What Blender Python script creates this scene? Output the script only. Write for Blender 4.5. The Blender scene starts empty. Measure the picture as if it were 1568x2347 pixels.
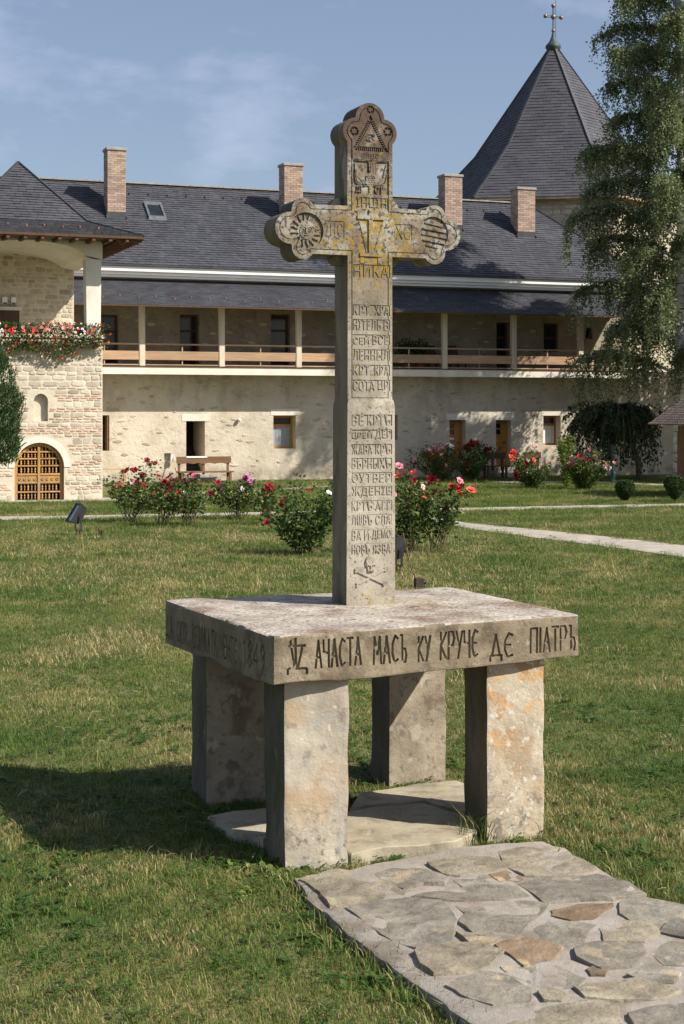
import bpy, bmesh, math, random
from math import sin, cos, pi, radians as R
from mathutils import Vector, Matrix, noise
import numpy as np
random.seed(7)
rnd = random.random
def U(a, b): return a + (b - a) * random.random()
SC = bpy.context.scene
COL = SC.collection

# ------------------------------------------------------------------ camera, sky, sun, exposure
EYE = 2.5
cam_d = bpy.data.cameras.new('camera'); cam = bpy.data.objects.new('camera', cam_d); COL.objects.link(cam)
cam.location = (0, 0, EYE); cam.rotation_euler = (R(90), 0, 0)
cam_d.sensor_width = 36; cam_d.lens = 36 * 3600 / 2346.0
cam_d.shift_y = -231 / 2346.0
cam_d.clip_start = .1; cam_d.clip_end = 2000
SC.camera = cam
SUN_EL, SUN_PHI = 41.0, 22.0          # sun to the right of and behind the camera
sd = Vector((cos(R(SUN_EL)) * cos(R(SUN_PHI)), -cos(R(SUN_EL)) * sin(R(SUN_PHI)), sin(R(SUN_EL))))
sun_d = bpy.data.lights.new('sun', 'SUN'); sun_d.energy = 4.7; sun_d.angle = R(.5); sun_d.color = (1, .93, .82)
sun = bpy.data.objects.new('sun', sun_d); COL.objects.link(sun); sun.location = sd * 60
sun.rotation_euler = sd.to_track_quat('Z', 'Y').to_euler()
W = bpy.data.worlds.new('World'); SC.world = W; W.use_nodes = True
wn, wl = W.node_tree.nodes, W.node_tree.links
wn.clear()
sky = wn.new('ShaderNodeTexSky'); sky.sky_type = 'NISHITA'; sky.sun_disc = False
sky.sun_elevation = R(SUN_EL); sky.sun_rotation = R(90) + R(SUN_PHI)
sky.air_density = 1.0; sky.dust_density = 2.0; sky.ozone_density = 1.6; sky.altitude = 500
bg = wn.new('ShaderNodeBackground'); bg.inputs['Strength'].default_value = .066
wo = wn.new('ShaderNodeOutputWorld')
tcw = wn.new('ShaderNodeTexCoord')
mp = wn.new('ShaderNodeMapping'); mp.inputs['Scale'].default_value = (1.0, 1.0, 2.3); mp.inputs['Location'].default_value = (.35, .2, .62)
cn = wn.new('ShaderNodeTexNoise'); cn.inputs['Scale'].default_value = 6.0; cn.inputs['Detail'].default_value = 7; cn.inputs['Roughness'].default_value = .55
cr = wn.new('ShaderNodeValToRGB'); cr.color_ramp.elements[0].position = .52; cr.color_ramp.elements[1].position = .70
cr.color_ramp.elements[0].color = (.15, .15, .15, 1); cr.color_ramp.elements[1].color = (.66, .62, .62, 1)
mx = wn.new('ShaderNodeMix'); mx.data_type = 'RGBA'; mx.inputs['B'].default_value = (6.2, 6.7, 8.9, 1)
wl.new(tcw.outputs['Generated'], mp.inputs['Vector']); wl.new(mp.outputs[0], cn.inputs['Vector'])
wl.new(cn.outputs['Fac'], cr.inputs['Fac']); wl.new(cr.outputs['Color'], mx.inputs['Factor'])
wl.new(sky.outputs[0], mx.inputs['A']); wl.new(mx.outputs['Result'], bg.inputs['Color']); wl.new(bg.outputs[0], wo.inputs[0])
SC.view_settings.view_transform = 'Standard'; SC.view_settings.look = 'None'
SC.view_settings.exposure = 0.72; SC.view_settings.gamma = 1.0; SC.view_settings.use_curve_mapping = False
SC.cycles.use_denoising = True
try: SC.cycles.denoiser = 'OPENIMAGEDENOISE'
except Exception: pass
SC.cycles.max_bounces = 6; SC.cycles.diffuse_bounces = 3; SC.cycles.transparent_max_bounces = 6

# ------------------------------------------------------------------ survey helpers: sight lines met with real planes
FPX = 3600.0
def ground(px, py, z=0.0):
    D = (EYE - z) * FPX / (py - 942); return Vector(((px - 784) / FPX * D, D, z))
def on_plane(px, py, P, ang, t=0.0):
    """local (s, z) where the sight line meets the vertical plane through P turned by ang, t metres further in"""
    c, s = cos(ang), sin(ang); u = (px - 784) / FPX; v = (942 - py) / FPX
    ss = (u * (P[1] + t * c) - P[0] + t * s) / (c - u * s)
    return ss, EYE + v * (P[1] + ss * s + t * c)

# ------------------------------------------------------------------ materials
MATS = {}
def M(name, ramp, scale=3.0, detail=6, rough=.85, layers=(), bump=(), rndv=0.0, rndo=0.0, trans=0.0, metal=0.0,
      stretch=(1, 1, 1), spec=.3, coord='pos', distort=0.0):
    m = bpy.data.materials.new(name); m.use_nodes = True; nt = m.node_tree; n, l = nt.nodes, nt.links
    b = n['Principled BSDF']; b.inputs['Roughness'].default_value = rough; b.inputs['Metallic'].default_value = metal
    b.inputs['Specular IOR Level'].default_value = spec
    geo = n.new('ShaderNodeNewGeometry')
    if coord == 'pos': vec = geo.outputs['Position']
    else: vec = n.new('ShaderNodeTexCoord').outputs['Object']
    def noi(sc, dt=6, st=stretch, seed=0.0, rg=.6, kind='noise', dis=0.0):
        mpn = n.new('ShaderNodeMapping'); mpn.inputs['Scale'].default_value = st; mpn.inputs['Location'].default_value = (seed * 7.3, seed * 3.1, seed * 5.7)
        l.new(vec, mpn.inputs['Vector'])
        if kind == 'vor':
            t = n.new('ShaderNodeTexVoronoi'); t.inputs['Scale'].default_value = sc; l.new(mpn.outputs[0], t.inputs['Vector']); return t.outputs['Distance']
        if kind == 'voredge':
            t = n.new('ShaderNodeTexVoronoi'); t.feature = 'DISTANCE_TO_EDGE'; t.inputs['Scale'].default_value = sc; l.new(mpn.outputs[0], t.inputs['Vector']); return t.outputs['Distance']
        t = n.new('ShaderNodeTexNoise'); t.inputs['Scale'].default_value = sc; t.inputs['Detail'].default_value = dt
        t.inputs['Roughness'].default_value = rg; t.inputs['Distortion'].default_value = dis
        l.new(mpn.outputs[0], t.inputs['Vector']); return t.outputs['Fac']
    def math_(op, a, bb):
        q = n.new('ShaderNodeMath'); q.operation = op
        for i, x in enumerate((a, bb)):
            if isinstance(x, (int, float)): q.inputs[i].default_value = x
            else: l.new(x, q.inputs[i])
        return q.outputs[0]
    def mapr(x, a, bb, c=0.0, d=1.0):
        q = n.new('ShaderNodeMapRange'); l.new(x, q.inputs[0])
        for i, v_ in zip((1, 2, 3, 4), (a, bb, c, d)): q.inputs[i].default_value = v_
        q.interpolation_type = 'SMOOTHSTEP'; return q.outputs[0]
    cr_ = n.new('ShaderNodeValToRGB'); e = cr_.color_ramp.elements
    while len(e) < len(ramp): e.new(.5)
    for el, (p, c) in zip(e, ramp): el.position = p; el.color = (*c, 1)
    l.new(noi(scale, detail, dis=distort), cr_.inputs['Fac'])
    col = cr_.outputs['Color']
    for i, L in enumerate(layers):
        # L: dict(c colour, s scale, a lo, b hi, amt, st stretch, ctr (x,y,z,r_in,r_out), zr (z0,z1), kind)
        f = mapr(noi(L.get('s', 5), L.get('d', 5), L.get('st', stretch), seed=i + 1 + L.get('seed', 0), rg=L.get('rg', .6), kind=L.get('kind', 'noise')), L['a'], L['b'])
        f = math_('MULTIPLY', f, L.get('amt', 1.0))
        for ctr in ([L['ctr']] if 'ctr' in L else []):
            dn = n.new('ShaderNodeVectorMath'); dn.operation = 'DISTANCE'; l.new(geo.outputs['Position'], dn.inputs[0]); dn.inputs[1].default_value = ctr[:3]
            f = math_('MULTIPLY', f, mapr(dn.outputs['Value'], ctr[3], ctr[4], 1.0, 0.0))
        if 'zr' in L:
            sx = n.new('ShaderNodeSeparateXYZ'); l.new(geo.outputs['Position'], sx.inputs[0])
            f = math_('MULTIPLY', f, mapr(sx.outputs['Z'], *L['zr']))
        if L.get('island'):
            f = math_('MULTIPLY', f, mapr(geo.outputs['Random Per Island'], *L['island']))
        q = n.new('ShaderNodeMix'); q.data_type = 'RGBA'; l.new(f, q.inputs['Factor']); l.new(col, q.inputs['A']); q.inputs['B'].default_value = (*L['c'], 1)
        col = q.outputs['Result']
    if rndv or rndo:
        r_ = None
        if rndv: r_ = mapr(geo.outputs['Random Per Island'], 0, 1, 1 - rndv, 1 + rndv)
        if rndo:
            oi = n.new('ShaderNodeObjectInfo'); r2 = mapr(oi.outputs['Random'], 0, 1, 1 - rndo, 1 + rndo)
            r_ = r2 if r_ is None else math_('MULTIPLY', r_, r2)
        q = n.new('ShaderNodeVectorMath'); q.operation = 'SCALE'; l.new(col, q.inputs[0]); l.new(r_, q.inputs['Scale']); col = q.outputs[0]
    l.new(col, b.inputs['Base Color'])
    last = None
    for (st_, sc, dist, *k) in bump:
        bn = n.new('ShaderNodeBump'); bn.inputs['Strength'].default_value = st_; bn.inputs['Distance'].default_value = dist
        l.new(noi(sc, 8, k[1] if len(k) > 1 else (1, 1, 1), seed=.37, rg=.65, kind=k[0] if k else 'noise'), bn.inputs['Height'])
        if last: l.new(last, bn.inputs['Normal'])
        last = bn.outputs[0]
    if last: l.new(last, b.inputs['Normal'])
    if trans:
        tr = n.new('ShaderNodeBsdfTranslucent'); l.new(col, tr.inputs['Color'])
        ms = n.new('ShaderNodeMixShader'); ms.inputs[0].default_value = trans
        l.new(b.outputs[0], ms.inputs[1]); l.new(tr.outputs[0], ms.inputs[2])
        l.new(ms.outputs[0], n['Material Output'].inputs[0])
    MATS[name] = m
    return m

def leafmat(name, cols, trans=.35, rough=.55, island=True, posmix=None):
    """leaf colour picked per leaf; posmix adds a patchy noise (scale) to the pick"""
    m = bpy.data.materials.new(name); m.use_nodes = True; n, l = m.node_tree.nodes, m.node_tree.links
    b = n['Principled BSDF']; b.inputs['Roughness'].default_value = rough; b.inputs['Specular IOR Level'].default_value = .25
    geo = n.new('ShaderNodeNewGeometry'); oi = n.new('ShaderNodeObjectInfo')
    q = n.new('ShaderNodeMath'); q.operation = 'ADD'; l.new(geo.outputs['Random Per Island'], q.inputs[0]); l.new(oi.outputs['Random'], q.inputs[1])
    f = n.new('ShaderNodeMath'); f.operation = 'FRACT'; l.new(q.outputs[0], f.inputs[0]); fac = f.outputs[0]
    if posmix:
        sc, amt, off = posmix
        t = n.new('ShaderNodeTexNoise'); t.inputs['Scale'].default_value = sc; t.inputs['Detail'].default_value = 4; l.new(geo.outputs['Position'], t.inputs['Vector'])
        a = n.new('ShaderNodeMath'); a.operation = 'MULTIPLY_ADD'; l.new(t.outputs['Fac'], a.inputs[0]); a.inputs[1].default_value = amt; a.inputs[2].default_value = -amt * off
        s_ = n.new('ShaderNodeMath'); s_.operation = 'MULTIPLY_ADD'; l.new(fac, s_.inputs[0]); s_.inputs[1].default_value = .62; l.new(a.outputs[0], s_.inputs[2]); s_.use_clamp = True
        fac = s_.outputs[0]
    cr_ = n.new('ShaderNodeValToRGB'); e = cr_.color_ramp.elements
    while len(e) < len(cols): e.new(.5)
    for el, (p, c) in zip(e, cols): el.position = p; el.color = (*c, 1)
    l.new(fac, cr_.inputs[0]); l.new(cr_.outputs[0], b.inputs['Base Color'])
    tr = n.new('ShaderNodeBsdfTranslucent'); l.new(cr_.outputs[0], tr.inputs['Color'])
    ms = n.new('ShaderNodeMixShader'); ms.inputs[0].default_value = trans
    l.new(b.outputs[0], ms.inputs[1]); l.new(tr.outputs[0], ms.inputs[2]); l.new(ms.outputs[0], n['Material Output'].inputs[0])
    MATS[name] = m; return m

# ------------------------------------------------------------------ mesh helpers
class MB:
    def __init__(s): s.v = []; s.f = []; s.m = []
    def poly(s, pts, mi=0):
        i = len(s.v); s.v += [tuple(p) for p in pts]; s.f.append(tuple(range(i, i + len(pts)))); s.m.append(mi)
    def box(s, x0, x1, y0, y1, z0, z1, mi=0, mat=None):
        p = [(x0, y0, z0), (x1, y0, z0), (x1, y1, z0), (x0, y1, z0), (x0, y0, z1), (x1, y0, z1), (x1, y1, z1), (x0, y1, z1)]
        if mat is not None: p = [tuple(mat @ Vector(q)) for q in p]
        s.hexa(p, mi)
    def hexa(s, p, mi=0):
        i = len(s.v); s.v += [tuple(q) for q in p]
        for f in ((0, 3, 2, 1), (4, 5, 6, 7), (0, 1, 5, 4), (1, 2, 6, 5), (2, 3, 7, 6), (3, 0, 4, 7)):
            s.f.append(tuple(i + k for k in f)); s.m.append(mi)
    def bar(s, a, b, w, h, mi=0, up=(0, 0, 1)):
        a = Vector(a); b = Vector(b); d = (b - a).normalized(); x = d.cross(Vector(up))
        if x.length < 1e-4: x = d.cross(Vector((1, 0, 0)))
        x.normalize(); y = x.cross(d)
        p = []
        for q in (a, b):
            for (i, j) in ((-1, -1), (1, -1), (1, 1), (-1, 1)): p.append(q + x * i * w / 2 + y * j * h / 2)
        i0 = len(s.v); s.v += [tuple(q) for q in p]
        for f in ((0, 1, 2, 3), (7, 6, 5, 4), (0, 4, 5, 1), (1, 5, 6, 2), (2, 6, 7, 3), (3, 7, 4, 0)):
            s.f.append(tuple(i0 + k for k in f)); s.m.append(mi)
    def tube(s, pts, rad, n=6, mi=0, cap=True):
        pts = [Vector(p) for p in pts]; rings = []
        if not isinstance(rad, (list, tuple)): rad = [rad] * len(pts)
        ref = None
        for i, p in enumerate(pts):
            d = (pts[min(i + 1, len(pts) - 1)] - pts[max(i - 1, 0)])
            if d.length < 1e-9: d = Vector((0, 0, 1))
            d.normalize()
            x = d.cross(ref) if ref is not None and d.cross(ref).length > .05 else d.orthogonal()
            x.normalize(); y = d.cross(x); ref = y.cross(d) if False else (ref if ref is not None else x.cross(d))
            b = len(s.v)
            for k in range(n):
                a = 2 * pi * k / n; s.v.append(tuple(p + (x * cos(a) + y * sin(a)) * rad[i]))
            rings.append(b)
        for a, b in zip(rings, rings[1:]):
            for k in range(n):
                s.f.append((a + k, a + (k + 1) % n, b + (k + 1) % n, b + k)); s.m.append(mi)
        if cap:
            s.f.append(tuple(rings[0] + k for k in reversed(range(n)))); s.m.append(mi)
            s.f.append(tuple(rings[-1] + k for k in range(n))); s.m.append(mi)
    def lathe(s, prof, n=12, c=(0, 0, 0), mi=0):
        rings = []
        for r, z in prof:
            b = len(s.v)
            for k in range(n): s.v.append((c[0] + r * cos(2 * pi * k / n), c[1] + r * sin(2 * pi * k / n), c[2] + z))
            rings.append(b)
        for a, b in zip(rings, rings[1:]):
            for k in range(n): s.f.append((a + k, a + (k + 1) % n, b + (k + 1) % n, b + k)); s.m.append(mi)
        s.f.append(tuple(rings[0] + k for k in reversed(range(n)))); s.m.append(mi)
        s.f.append(tuple(rings[-1] + k for k in range(n))); s.m.append(mi)
    def prism_y(s, pts, y0, y1, mi=0):
        """2-D outline (x,z), counter-clockwise seen from -y, pushed from y0 (front) to y1"""
        i = len(s.v); k = len(pts)
        s.v += [(p[0], y0, p[1]) for p in pts] + [(p[0], y1, p[1]) for p in pts]
        s.f.append(tuple(i + j for j in range(k))); s.m.append(mi)
        s.f.append(tuple(i + k + j for j in reversed(range(k)))); s.m.append(mi)
        for j in range(k): s.f.append((i + j, i + k + j, i + k + (j + 1) % k, i + (j + 1) % k)); s.m.append(mi)
    def prism_z(s, pts, z0, z1, mi=0, top_in=0.0):
        i = len(s.v); k = len(pts); c = sum((Vector((p[0], p[1])) for p in pts), Vector((0, 0))) / k
        tp = [Vector((p[0], p[1])) + (c - Vector((p[0], p[1]))).normalized() * top_in for p in pts]
        s.v += [(p[0], p[1], z0) for p in pts] + [(p[0], p[1], z1) for p in tp]
        s.f.append(tuple(i + j for j in reversed(range(k)))); s.m.append(mi)
        s.f.append(tuple(i + k + j for j in range(k))); s.m.append(mi)
        for j in range(k): s.f.append((i + j, i + (j + 1) % k, i + k + (j + 1) % k, i + k + j)); s.m.append(mi)
    def stroke_y(s, pts, w, y0, y1, mi=0):
        for a, b in zip(pts, pts[1:]):
            a = Vector(a); b = Vector(b); d = (b - a)
            if d.length < 1e-6: continue
            d.normalize(); nn = Vector((-d.y, d.x)) * w / 2; a2 = a - d * w * .3; b2 = b + d * w * .3
            s.prism_y([a2 - nn, b2 - nn, b2 + nn, a2 + nn], y0, y1, mi)
    def mesh(s, name, mats):
        me = bpy.data.meshes.new(name); me.from_pydata(s.v, [], s.f)
        for m in (mats if isinstance(mats, (list, tuple)) else [mats]): me.materials.append(m)
        if any(s.m): me.polygons.foreach_set('material_index', s.m)
        me.update(); return me
    def build(s, name, mats, parent=None, smooth=False, bevel=0.0, loc=None):
        me = s.mesh(name, mats)
        if smooth: me.polygons.foreach_set('use_smooth', [True] * len(me.polygons))
        return link(name, me, parent, bevel, loc)
def link(name, me, parent=None, bevel=0.0, loc=None):
    o = bpy.data.objects.new(name, me); COL.objects.link(o)
    if parent: o.parent = parent
    if loc is not None: o.location = loc
    if bevel:
        b = o.modifiers.new('bevel', 'BEVEL'); b.width = bevel; b.segments = 2; b.limit_method = 'ANGLE'
    return o
def thing(name, label, cat, loc=(0, 0, 0), rz=0.0, group=None):
    o = bpy.data.objects.new(name, None); COL.objects.link(o); o.location = loc; o.rotation_euler = (0, 0, rz)
    o.empty_display_size = .2
    return tag(o, label, cat, group)
def tag(o, label, cat, group=None):
    o['label'] = label; o['category'] = cat
    if group: o['group'] = group
    return o
def struct(o): o['kind'] = 'structure'; return o
def stuff(o): o['kind'] = 'stuff'; return o

def rough_hexa(p, cuts, amp, sc, smooth=2, seed=0.0, chips=0.0):
    """hexahedron of 8 corners, gridded, its edges worn round and its faces hewn uneven"""
    bm = bmesh.new(); vs = [bm.verts.new(q) for q in p]
    for f in ((0, 3, 2, 1), (4, 5, 6, 7), (0, 1, 5, 4), (1, 2, 6, 5), (2, 3, 7, 6), (3, 0, 4, 7)): bm.faces.new([vs[k] for k in f])
    bmesh.ops.subdivide_edges(bm, edges=bm.edges[:], cuts=cuts, use_grid_fill=True)
    for _ in range(smooth): bmesh.ops.smooth_vert(bm, verts=bm.verts[:], factor=.5, use_axis_x=True, use_axis_y=True, use_axis_z=True)
    bm.normal_update()
    nn = [v.normal.copy() for v in bm.verts]
    for v, q in zip(bm.verts, nn):
        c = v.co * sc + Vector((seed, seed * 2, seed * 3))
        d = noise.fractal(c, 1.0, 2.0, 5) * amp
        if chips: 
            e = noise.noise(v.co * sc * .7 + Vector((9, seed, 4)))
            d -= max(0, e - .25) * chips
        v.co += q * d
    return bm
def bm_link(bm, name, mats, parent=None, smooth=True):
    me = bpy.data.meshes.new(name); bmesh.ops.recalc_face_normals(bm, faces=bm.faces[:]); bm.to_mesh(me); bm.free()
    for m in (mats if isinstance(mats, (list, tuple)) else [mats]): me.materials.append(m)
    if smooth: me.polygons.foreach_set('use_smooth', [True] * len(me.polygons))
    return link(name, me, parent)

def text_meshes(items):
    """items: list of strings -> mesh of each (flat glyphs with extrude), unit: font size 1"""
    obs = []
    for s, ex in items:
        cu = bpy.data.curves.new('lettering', 'FONT'); cu.body = s; cu.extrude = ex; cu.resolution_u = 3; cu.space_character = 1.12
        o = bpy.data.objects.new('lettering', cu); COL.objects.link(o); obs.append(o)
    dg = bpy.context.evaluated_depsgraph_get(); dg.update()
    out = [bpy.data.meshes.new_from_object(o.evaluated_get(dg)) for o in obs]
    for o in obs:
        cu = o.data; bpy.data.objects.remove(o); bpy.data.curves.remove(cu)
    return out
def fit_text(me, x0, x1, z0, z1, y0, y1):
    """glyph mesh laid in the xz plane, filling the box x0..x1, z0..z1, from y0 (front) to y1 (back)"""
    v = np.empty(len(me.vertices) * 3); me.vertices.foreach_get('co', v); v = v.reshape(-1, 3)
    mn, mxx = v.min(0), v.max(0); out = np.empty_like(v)
    out[:, 0] = x0 + (v[:, 0] - mn[0]) / max(1e-6, mxx[0] - mn[0]) * (x1 - x0)
    out[:, 2] = z0 + (v[:, 1] - mn[1]) / max(1e-6, mxx[1] - mn[1]) * (z1 - z0)
    out[:, 1] = y1 + (v[:, 2] - mn[2]) / max(1e-6, mxx[2] - mn[2]) * (y0 - y1)
    me.vertices.foreach_set('co', out.ravel()); me.update(); return me
def boolean_cut(o, cutter_mesh, cutter_mat=None, solver='EXACT'):
    bb = bmesh.new(); bb.from_mesh(cutter_mesh); bmesh.ops.recalc_face_normals(bb, faces=bb.faces[:]); bb.to_mesh(cutter_mesh); bb.free()
    if cutter_mat: cutter_mesh.materials.clear(); cutter_mesh.materials.append(cutter_mat)
    c = bpy.data.objects.new('cut', cutter_mesh); COL.objects.link(c)
    if o.parent: c.parent = o.parent
    bpy.context.view_layer.update()
    m = o.modifiers.new('carve', 'BOOLEAN'); m.operation = 'DIFFERENCE'; m.solver = solver; m.object = c; m.material_mode = 'TRANSFER'
    dg = bpy.context.evaluated_depsgraph_get(); dg.update()
    me = bpy.data.meshes.new_from_object(o.evaluated_get(dg))
    o.modifiers.remove(m); bpy.data.objects.remove(c); o.data = me
# ------------------------------------------------------------------ the stone materials of the monument
CRX = (.035 + .15 * .927, 9.68 + .15 * .375, 1.29)          # foot of the cross, middle of its front
CX = (CRX[0], CRX[1], 1.29 + 2.33)                          # where shaft and arms meet
YEL = (.29, .19, .018)
lich_dark = (.055, .05, .05); lich_grey = (.34, .34, .30)
M('cross_stone', [(.25, (.165, .142, .108)), (.45, (.30, .268, .212)), (.62, (.395, .358, .29)), (.8, (.47, .432, .36))], scale=2.6, detail=8, rough=.92,
  layers=[
    dict(c=(.165, .13, .092), s=3.0, d=7, a=.32, b=.60, amt=.82, zr=(2.75, 3.45, 0, 1)),
    dict(c=(.15, .125, .09), s=9.0, d=6, a=.50, b=.68, amt=.6),
    dict(c=lich_grey, s=9.0, a=.44, b=.60, amt=.75, ctr=(*CX, .62, .80), zr=(3.40, 3.47, 0, 1)),
    dict(c=(.075, .045, .03), s=5.0, a=.30, b=.54, amt=.92, zr=(3.98, 4.16, 0, 1)),
    dict(c=(.10, .065, .042), s=4.0, a=.46, b=.62, amt=.75, zr=(3.2, 3.6, 0, 1)),
    dict(c=lich_dark, s=42.0, d=4, a=.53, b=.60, amt=.9, ctr=(*CX, .62, .95), zr=(3.2, 3.5, .15, 1)),
    dict(c=lich_dark, s=70.0, d=2, a=.61, b=.66, amt=.8),
    dict(c=(.20, .13, .02), s=13.0, d=8, rg=.7, a=.50, b=.62, amt=.8, ctr=(CX[0] + .02, CX[1], CX[2] - .07, .14, .42)),
    dict(c=YEL, s=24.0, d=8, rg=.72, a=.50, b=.565, amt=.92, ctr=(CX[0] + .02, CX[1], CX[2] - .07, .12, .40)),
    dict(c=YEL, s=30.0, d=4, a=.62, b=.65, amt=.9, ctr=(CX[0], CX[1], CX[2] - .2, .5, 1.0)),
    dict(c=YEL, s=38.0, d=3, a=.55, b=.60, amt=.9, ctr=(CRX[0] + .05, CRX[1], 1.30, .08, .17)),
    dict(c=(.43, .40, .33), s=7.0, a=.52, b=.62, amt=.5, zr=(1.3, 2.3, 1, 0)),
  ], bump=[(.35, 60, .006), (.3, 14, .015)])
M('carved_hollow', [(.3, (.15, .12, .078)), (.7, (.27, .225, .155))], scale=14, rough=.95,
  layers=[dict(c=(.32, .28, .21), s=6, a=.42, b=.6, amt=.6)], bump=[(.4, 50, .006)])
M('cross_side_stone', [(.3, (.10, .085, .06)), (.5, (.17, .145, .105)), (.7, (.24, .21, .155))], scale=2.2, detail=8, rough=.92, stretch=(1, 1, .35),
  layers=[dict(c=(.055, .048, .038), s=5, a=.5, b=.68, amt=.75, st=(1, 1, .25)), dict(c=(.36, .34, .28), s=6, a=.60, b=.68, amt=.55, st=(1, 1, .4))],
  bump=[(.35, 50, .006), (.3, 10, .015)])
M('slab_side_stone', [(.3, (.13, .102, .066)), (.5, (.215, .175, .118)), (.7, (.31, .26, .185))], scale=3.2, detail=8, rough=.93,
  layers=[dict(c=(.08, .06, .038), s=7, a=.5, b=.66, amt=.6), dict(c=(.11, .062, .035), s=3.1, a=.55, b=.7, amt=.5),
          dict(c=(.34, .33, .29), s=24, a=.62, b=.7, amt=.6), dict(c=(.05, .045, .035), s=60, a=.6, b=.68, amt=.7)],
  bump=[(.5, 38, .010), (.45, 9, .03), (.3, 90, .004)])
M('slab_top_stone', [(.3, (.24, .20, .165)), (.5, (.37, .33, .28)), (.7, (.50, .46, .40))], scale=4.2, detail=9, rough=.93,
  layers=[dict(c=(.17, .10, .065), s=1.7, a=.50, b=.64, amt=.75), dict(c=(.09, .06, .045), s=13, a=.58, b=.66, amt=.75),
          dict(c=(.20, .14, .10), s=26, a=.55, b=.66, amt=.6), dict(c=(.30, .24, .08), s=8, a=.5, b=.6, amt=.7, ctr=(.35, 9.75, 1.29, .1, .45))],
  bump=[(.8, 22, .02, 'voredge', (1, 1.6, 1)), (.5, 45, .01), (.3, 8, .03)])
M('leg_stone', [(.28, (.26, .225, .17)), (.48, (.40, .35, .275)), (.66, (.50, .45, .36)), (.82, (.56, .51, .42))], scale=2.4, detail=8, rough=.9,
  layers=[dict(c=(.42, .26, .12), s=3.2, a=.52, b=.68, amt=.55, zr=(.15, .5, .3, 1)), dict(c=(.20, .18, .15), s=9, a=.56, b=.68, amt=.6),
          dict(c=(.11, .10, .09), s=20, a=.56, b=.66, amt=.75, zr=(.1, .55, 1, 0)), dict(c=(.62, .58, .48), s=26, a=.62, b=.68, amt=.6),
          dict(c=(.30, .31, .33), s=5.2, a=.56, b=.68, amt=.45)],
  bump=[(.4, 34, .008), (.4, 8, .025), (.25, 60, .006, 'noise', (1, 1, 5))])
M('rust_leg_stone', [(.28, (.28, .22, .15)), (.48, (.42, .36, .27)), (.66, (.52, .47, .37)), (.82, (.58, .54, .45))], scale=3.4, detail=8, rough=.9,
  layers=[dict(c=(.33, .17, .06), s=6, a=.50, b=.56, amt=.75, zr=(.35, .8, .1, 1)), dict(c=(.50, .30, .12), s=9, a=.54, b=.62, amt=.6, zr=(.2, .7, .25, 1)),
          dict(c=(.14, .13, .11), s=14, a=.52, b=.62, amt=.7, zr=(.15, .6, 1, .1)), dict(c=(.62, .60, .53), s=22, a=.58, b=.64, amt=.6)],
  bump=[(.45, 30, .009), (.5, 9, .03)])
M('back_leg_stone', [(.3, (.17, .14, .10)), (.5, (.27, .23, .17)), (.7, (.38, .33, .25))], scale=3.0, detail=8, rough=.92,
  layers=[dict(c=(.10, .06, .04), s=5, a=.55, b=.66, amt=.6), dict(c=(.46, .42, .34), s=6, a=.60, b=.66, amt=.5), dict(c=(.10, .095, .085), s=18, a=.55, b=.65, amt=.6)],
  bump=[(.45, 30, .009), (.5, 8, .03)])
M('dark_leg_stone', [(.3, (.07, .06, .042)), (.5, (.115, .10, .07)), (.7, (.17, .15, .11))], scale=2.6, detail=8, rough=.93, stretch=(1, 1, .5),
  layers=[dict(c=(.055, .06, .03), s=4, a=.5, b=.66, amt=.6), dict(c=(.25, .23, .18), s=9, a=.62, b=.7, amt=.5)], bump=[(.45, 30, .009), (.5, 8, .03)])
M('floor_stone', [(.3, (.22, .19, .13)), (.5, (.32, .28, .20)), (.7, (.40, .36, .27))], scale=3.0, detail=8, rough=.92,
  layers=[dict(c=(.12, .11, .085), s=6, a=.5, b=.66, amt=.5), dict(c=(.5, .46, .38), s=9, a=.64, b=.7, amt=.5)], bump=[(.4, 30, .008), (.5, 6, .03)])

# ------------------------------------------------------------------ stone table: slab on four legs
TABLE_Z0, TABLE_Z1 = 1.04, 1.29
N_, R_, L_, B_ = Vector((-.369, 8.361)), Vector((1.413, 9.268)), Vector((-1.135, 9.968)), Vector((.74, 10.72))
table = thing('stone_table', 'massive lichen stained stone table with carved lettering round its slab, on four legs', 'table', (0, 0, 0))
def slab_corners(z0, z1):
    lo = [(N_.x, N_.y, z0), (R_.x, R_.y, z0 + .02), (B_.x, B_.y, z0 + .03), (L_.x, L_.y, z0)]
    return lo + [(N_.x, N_.y, z1), (R_.x, R_.y, z1), (B_.x, B_.y, z1), (L_.x, L_.y, z1)]
bm = rough_hexa(slab_corners(TABLE_Z0 - .012, TABLE_Z1 + .012), 44, .007, 2.6, smooth=3, seed=1.3)
for v in bm.verts:                                    # the underside is broken off unevenly
    if v.co.z > TABLE_Z1 - .05 and noise.noise(v.co * 4.5) > .12: v.co.z -= (noise.noise(v.co * 4.5) - .12) * .05 * (1 if v.normal.z < .9 else 0)
    if v.co.z < TABLE_Z0 + .07:
        v.co.z += max(0, noise.noise(v.co * 2.3 + Vector((4, 1, 0)))) * .06 * (1 - (v.co.z - TABLE_Z0) / .07)
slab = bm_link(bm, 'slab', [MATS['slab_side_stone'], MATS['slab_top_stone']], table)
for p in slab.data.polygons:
    if p.normal.z > .75: p.material_index = 1
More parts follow.
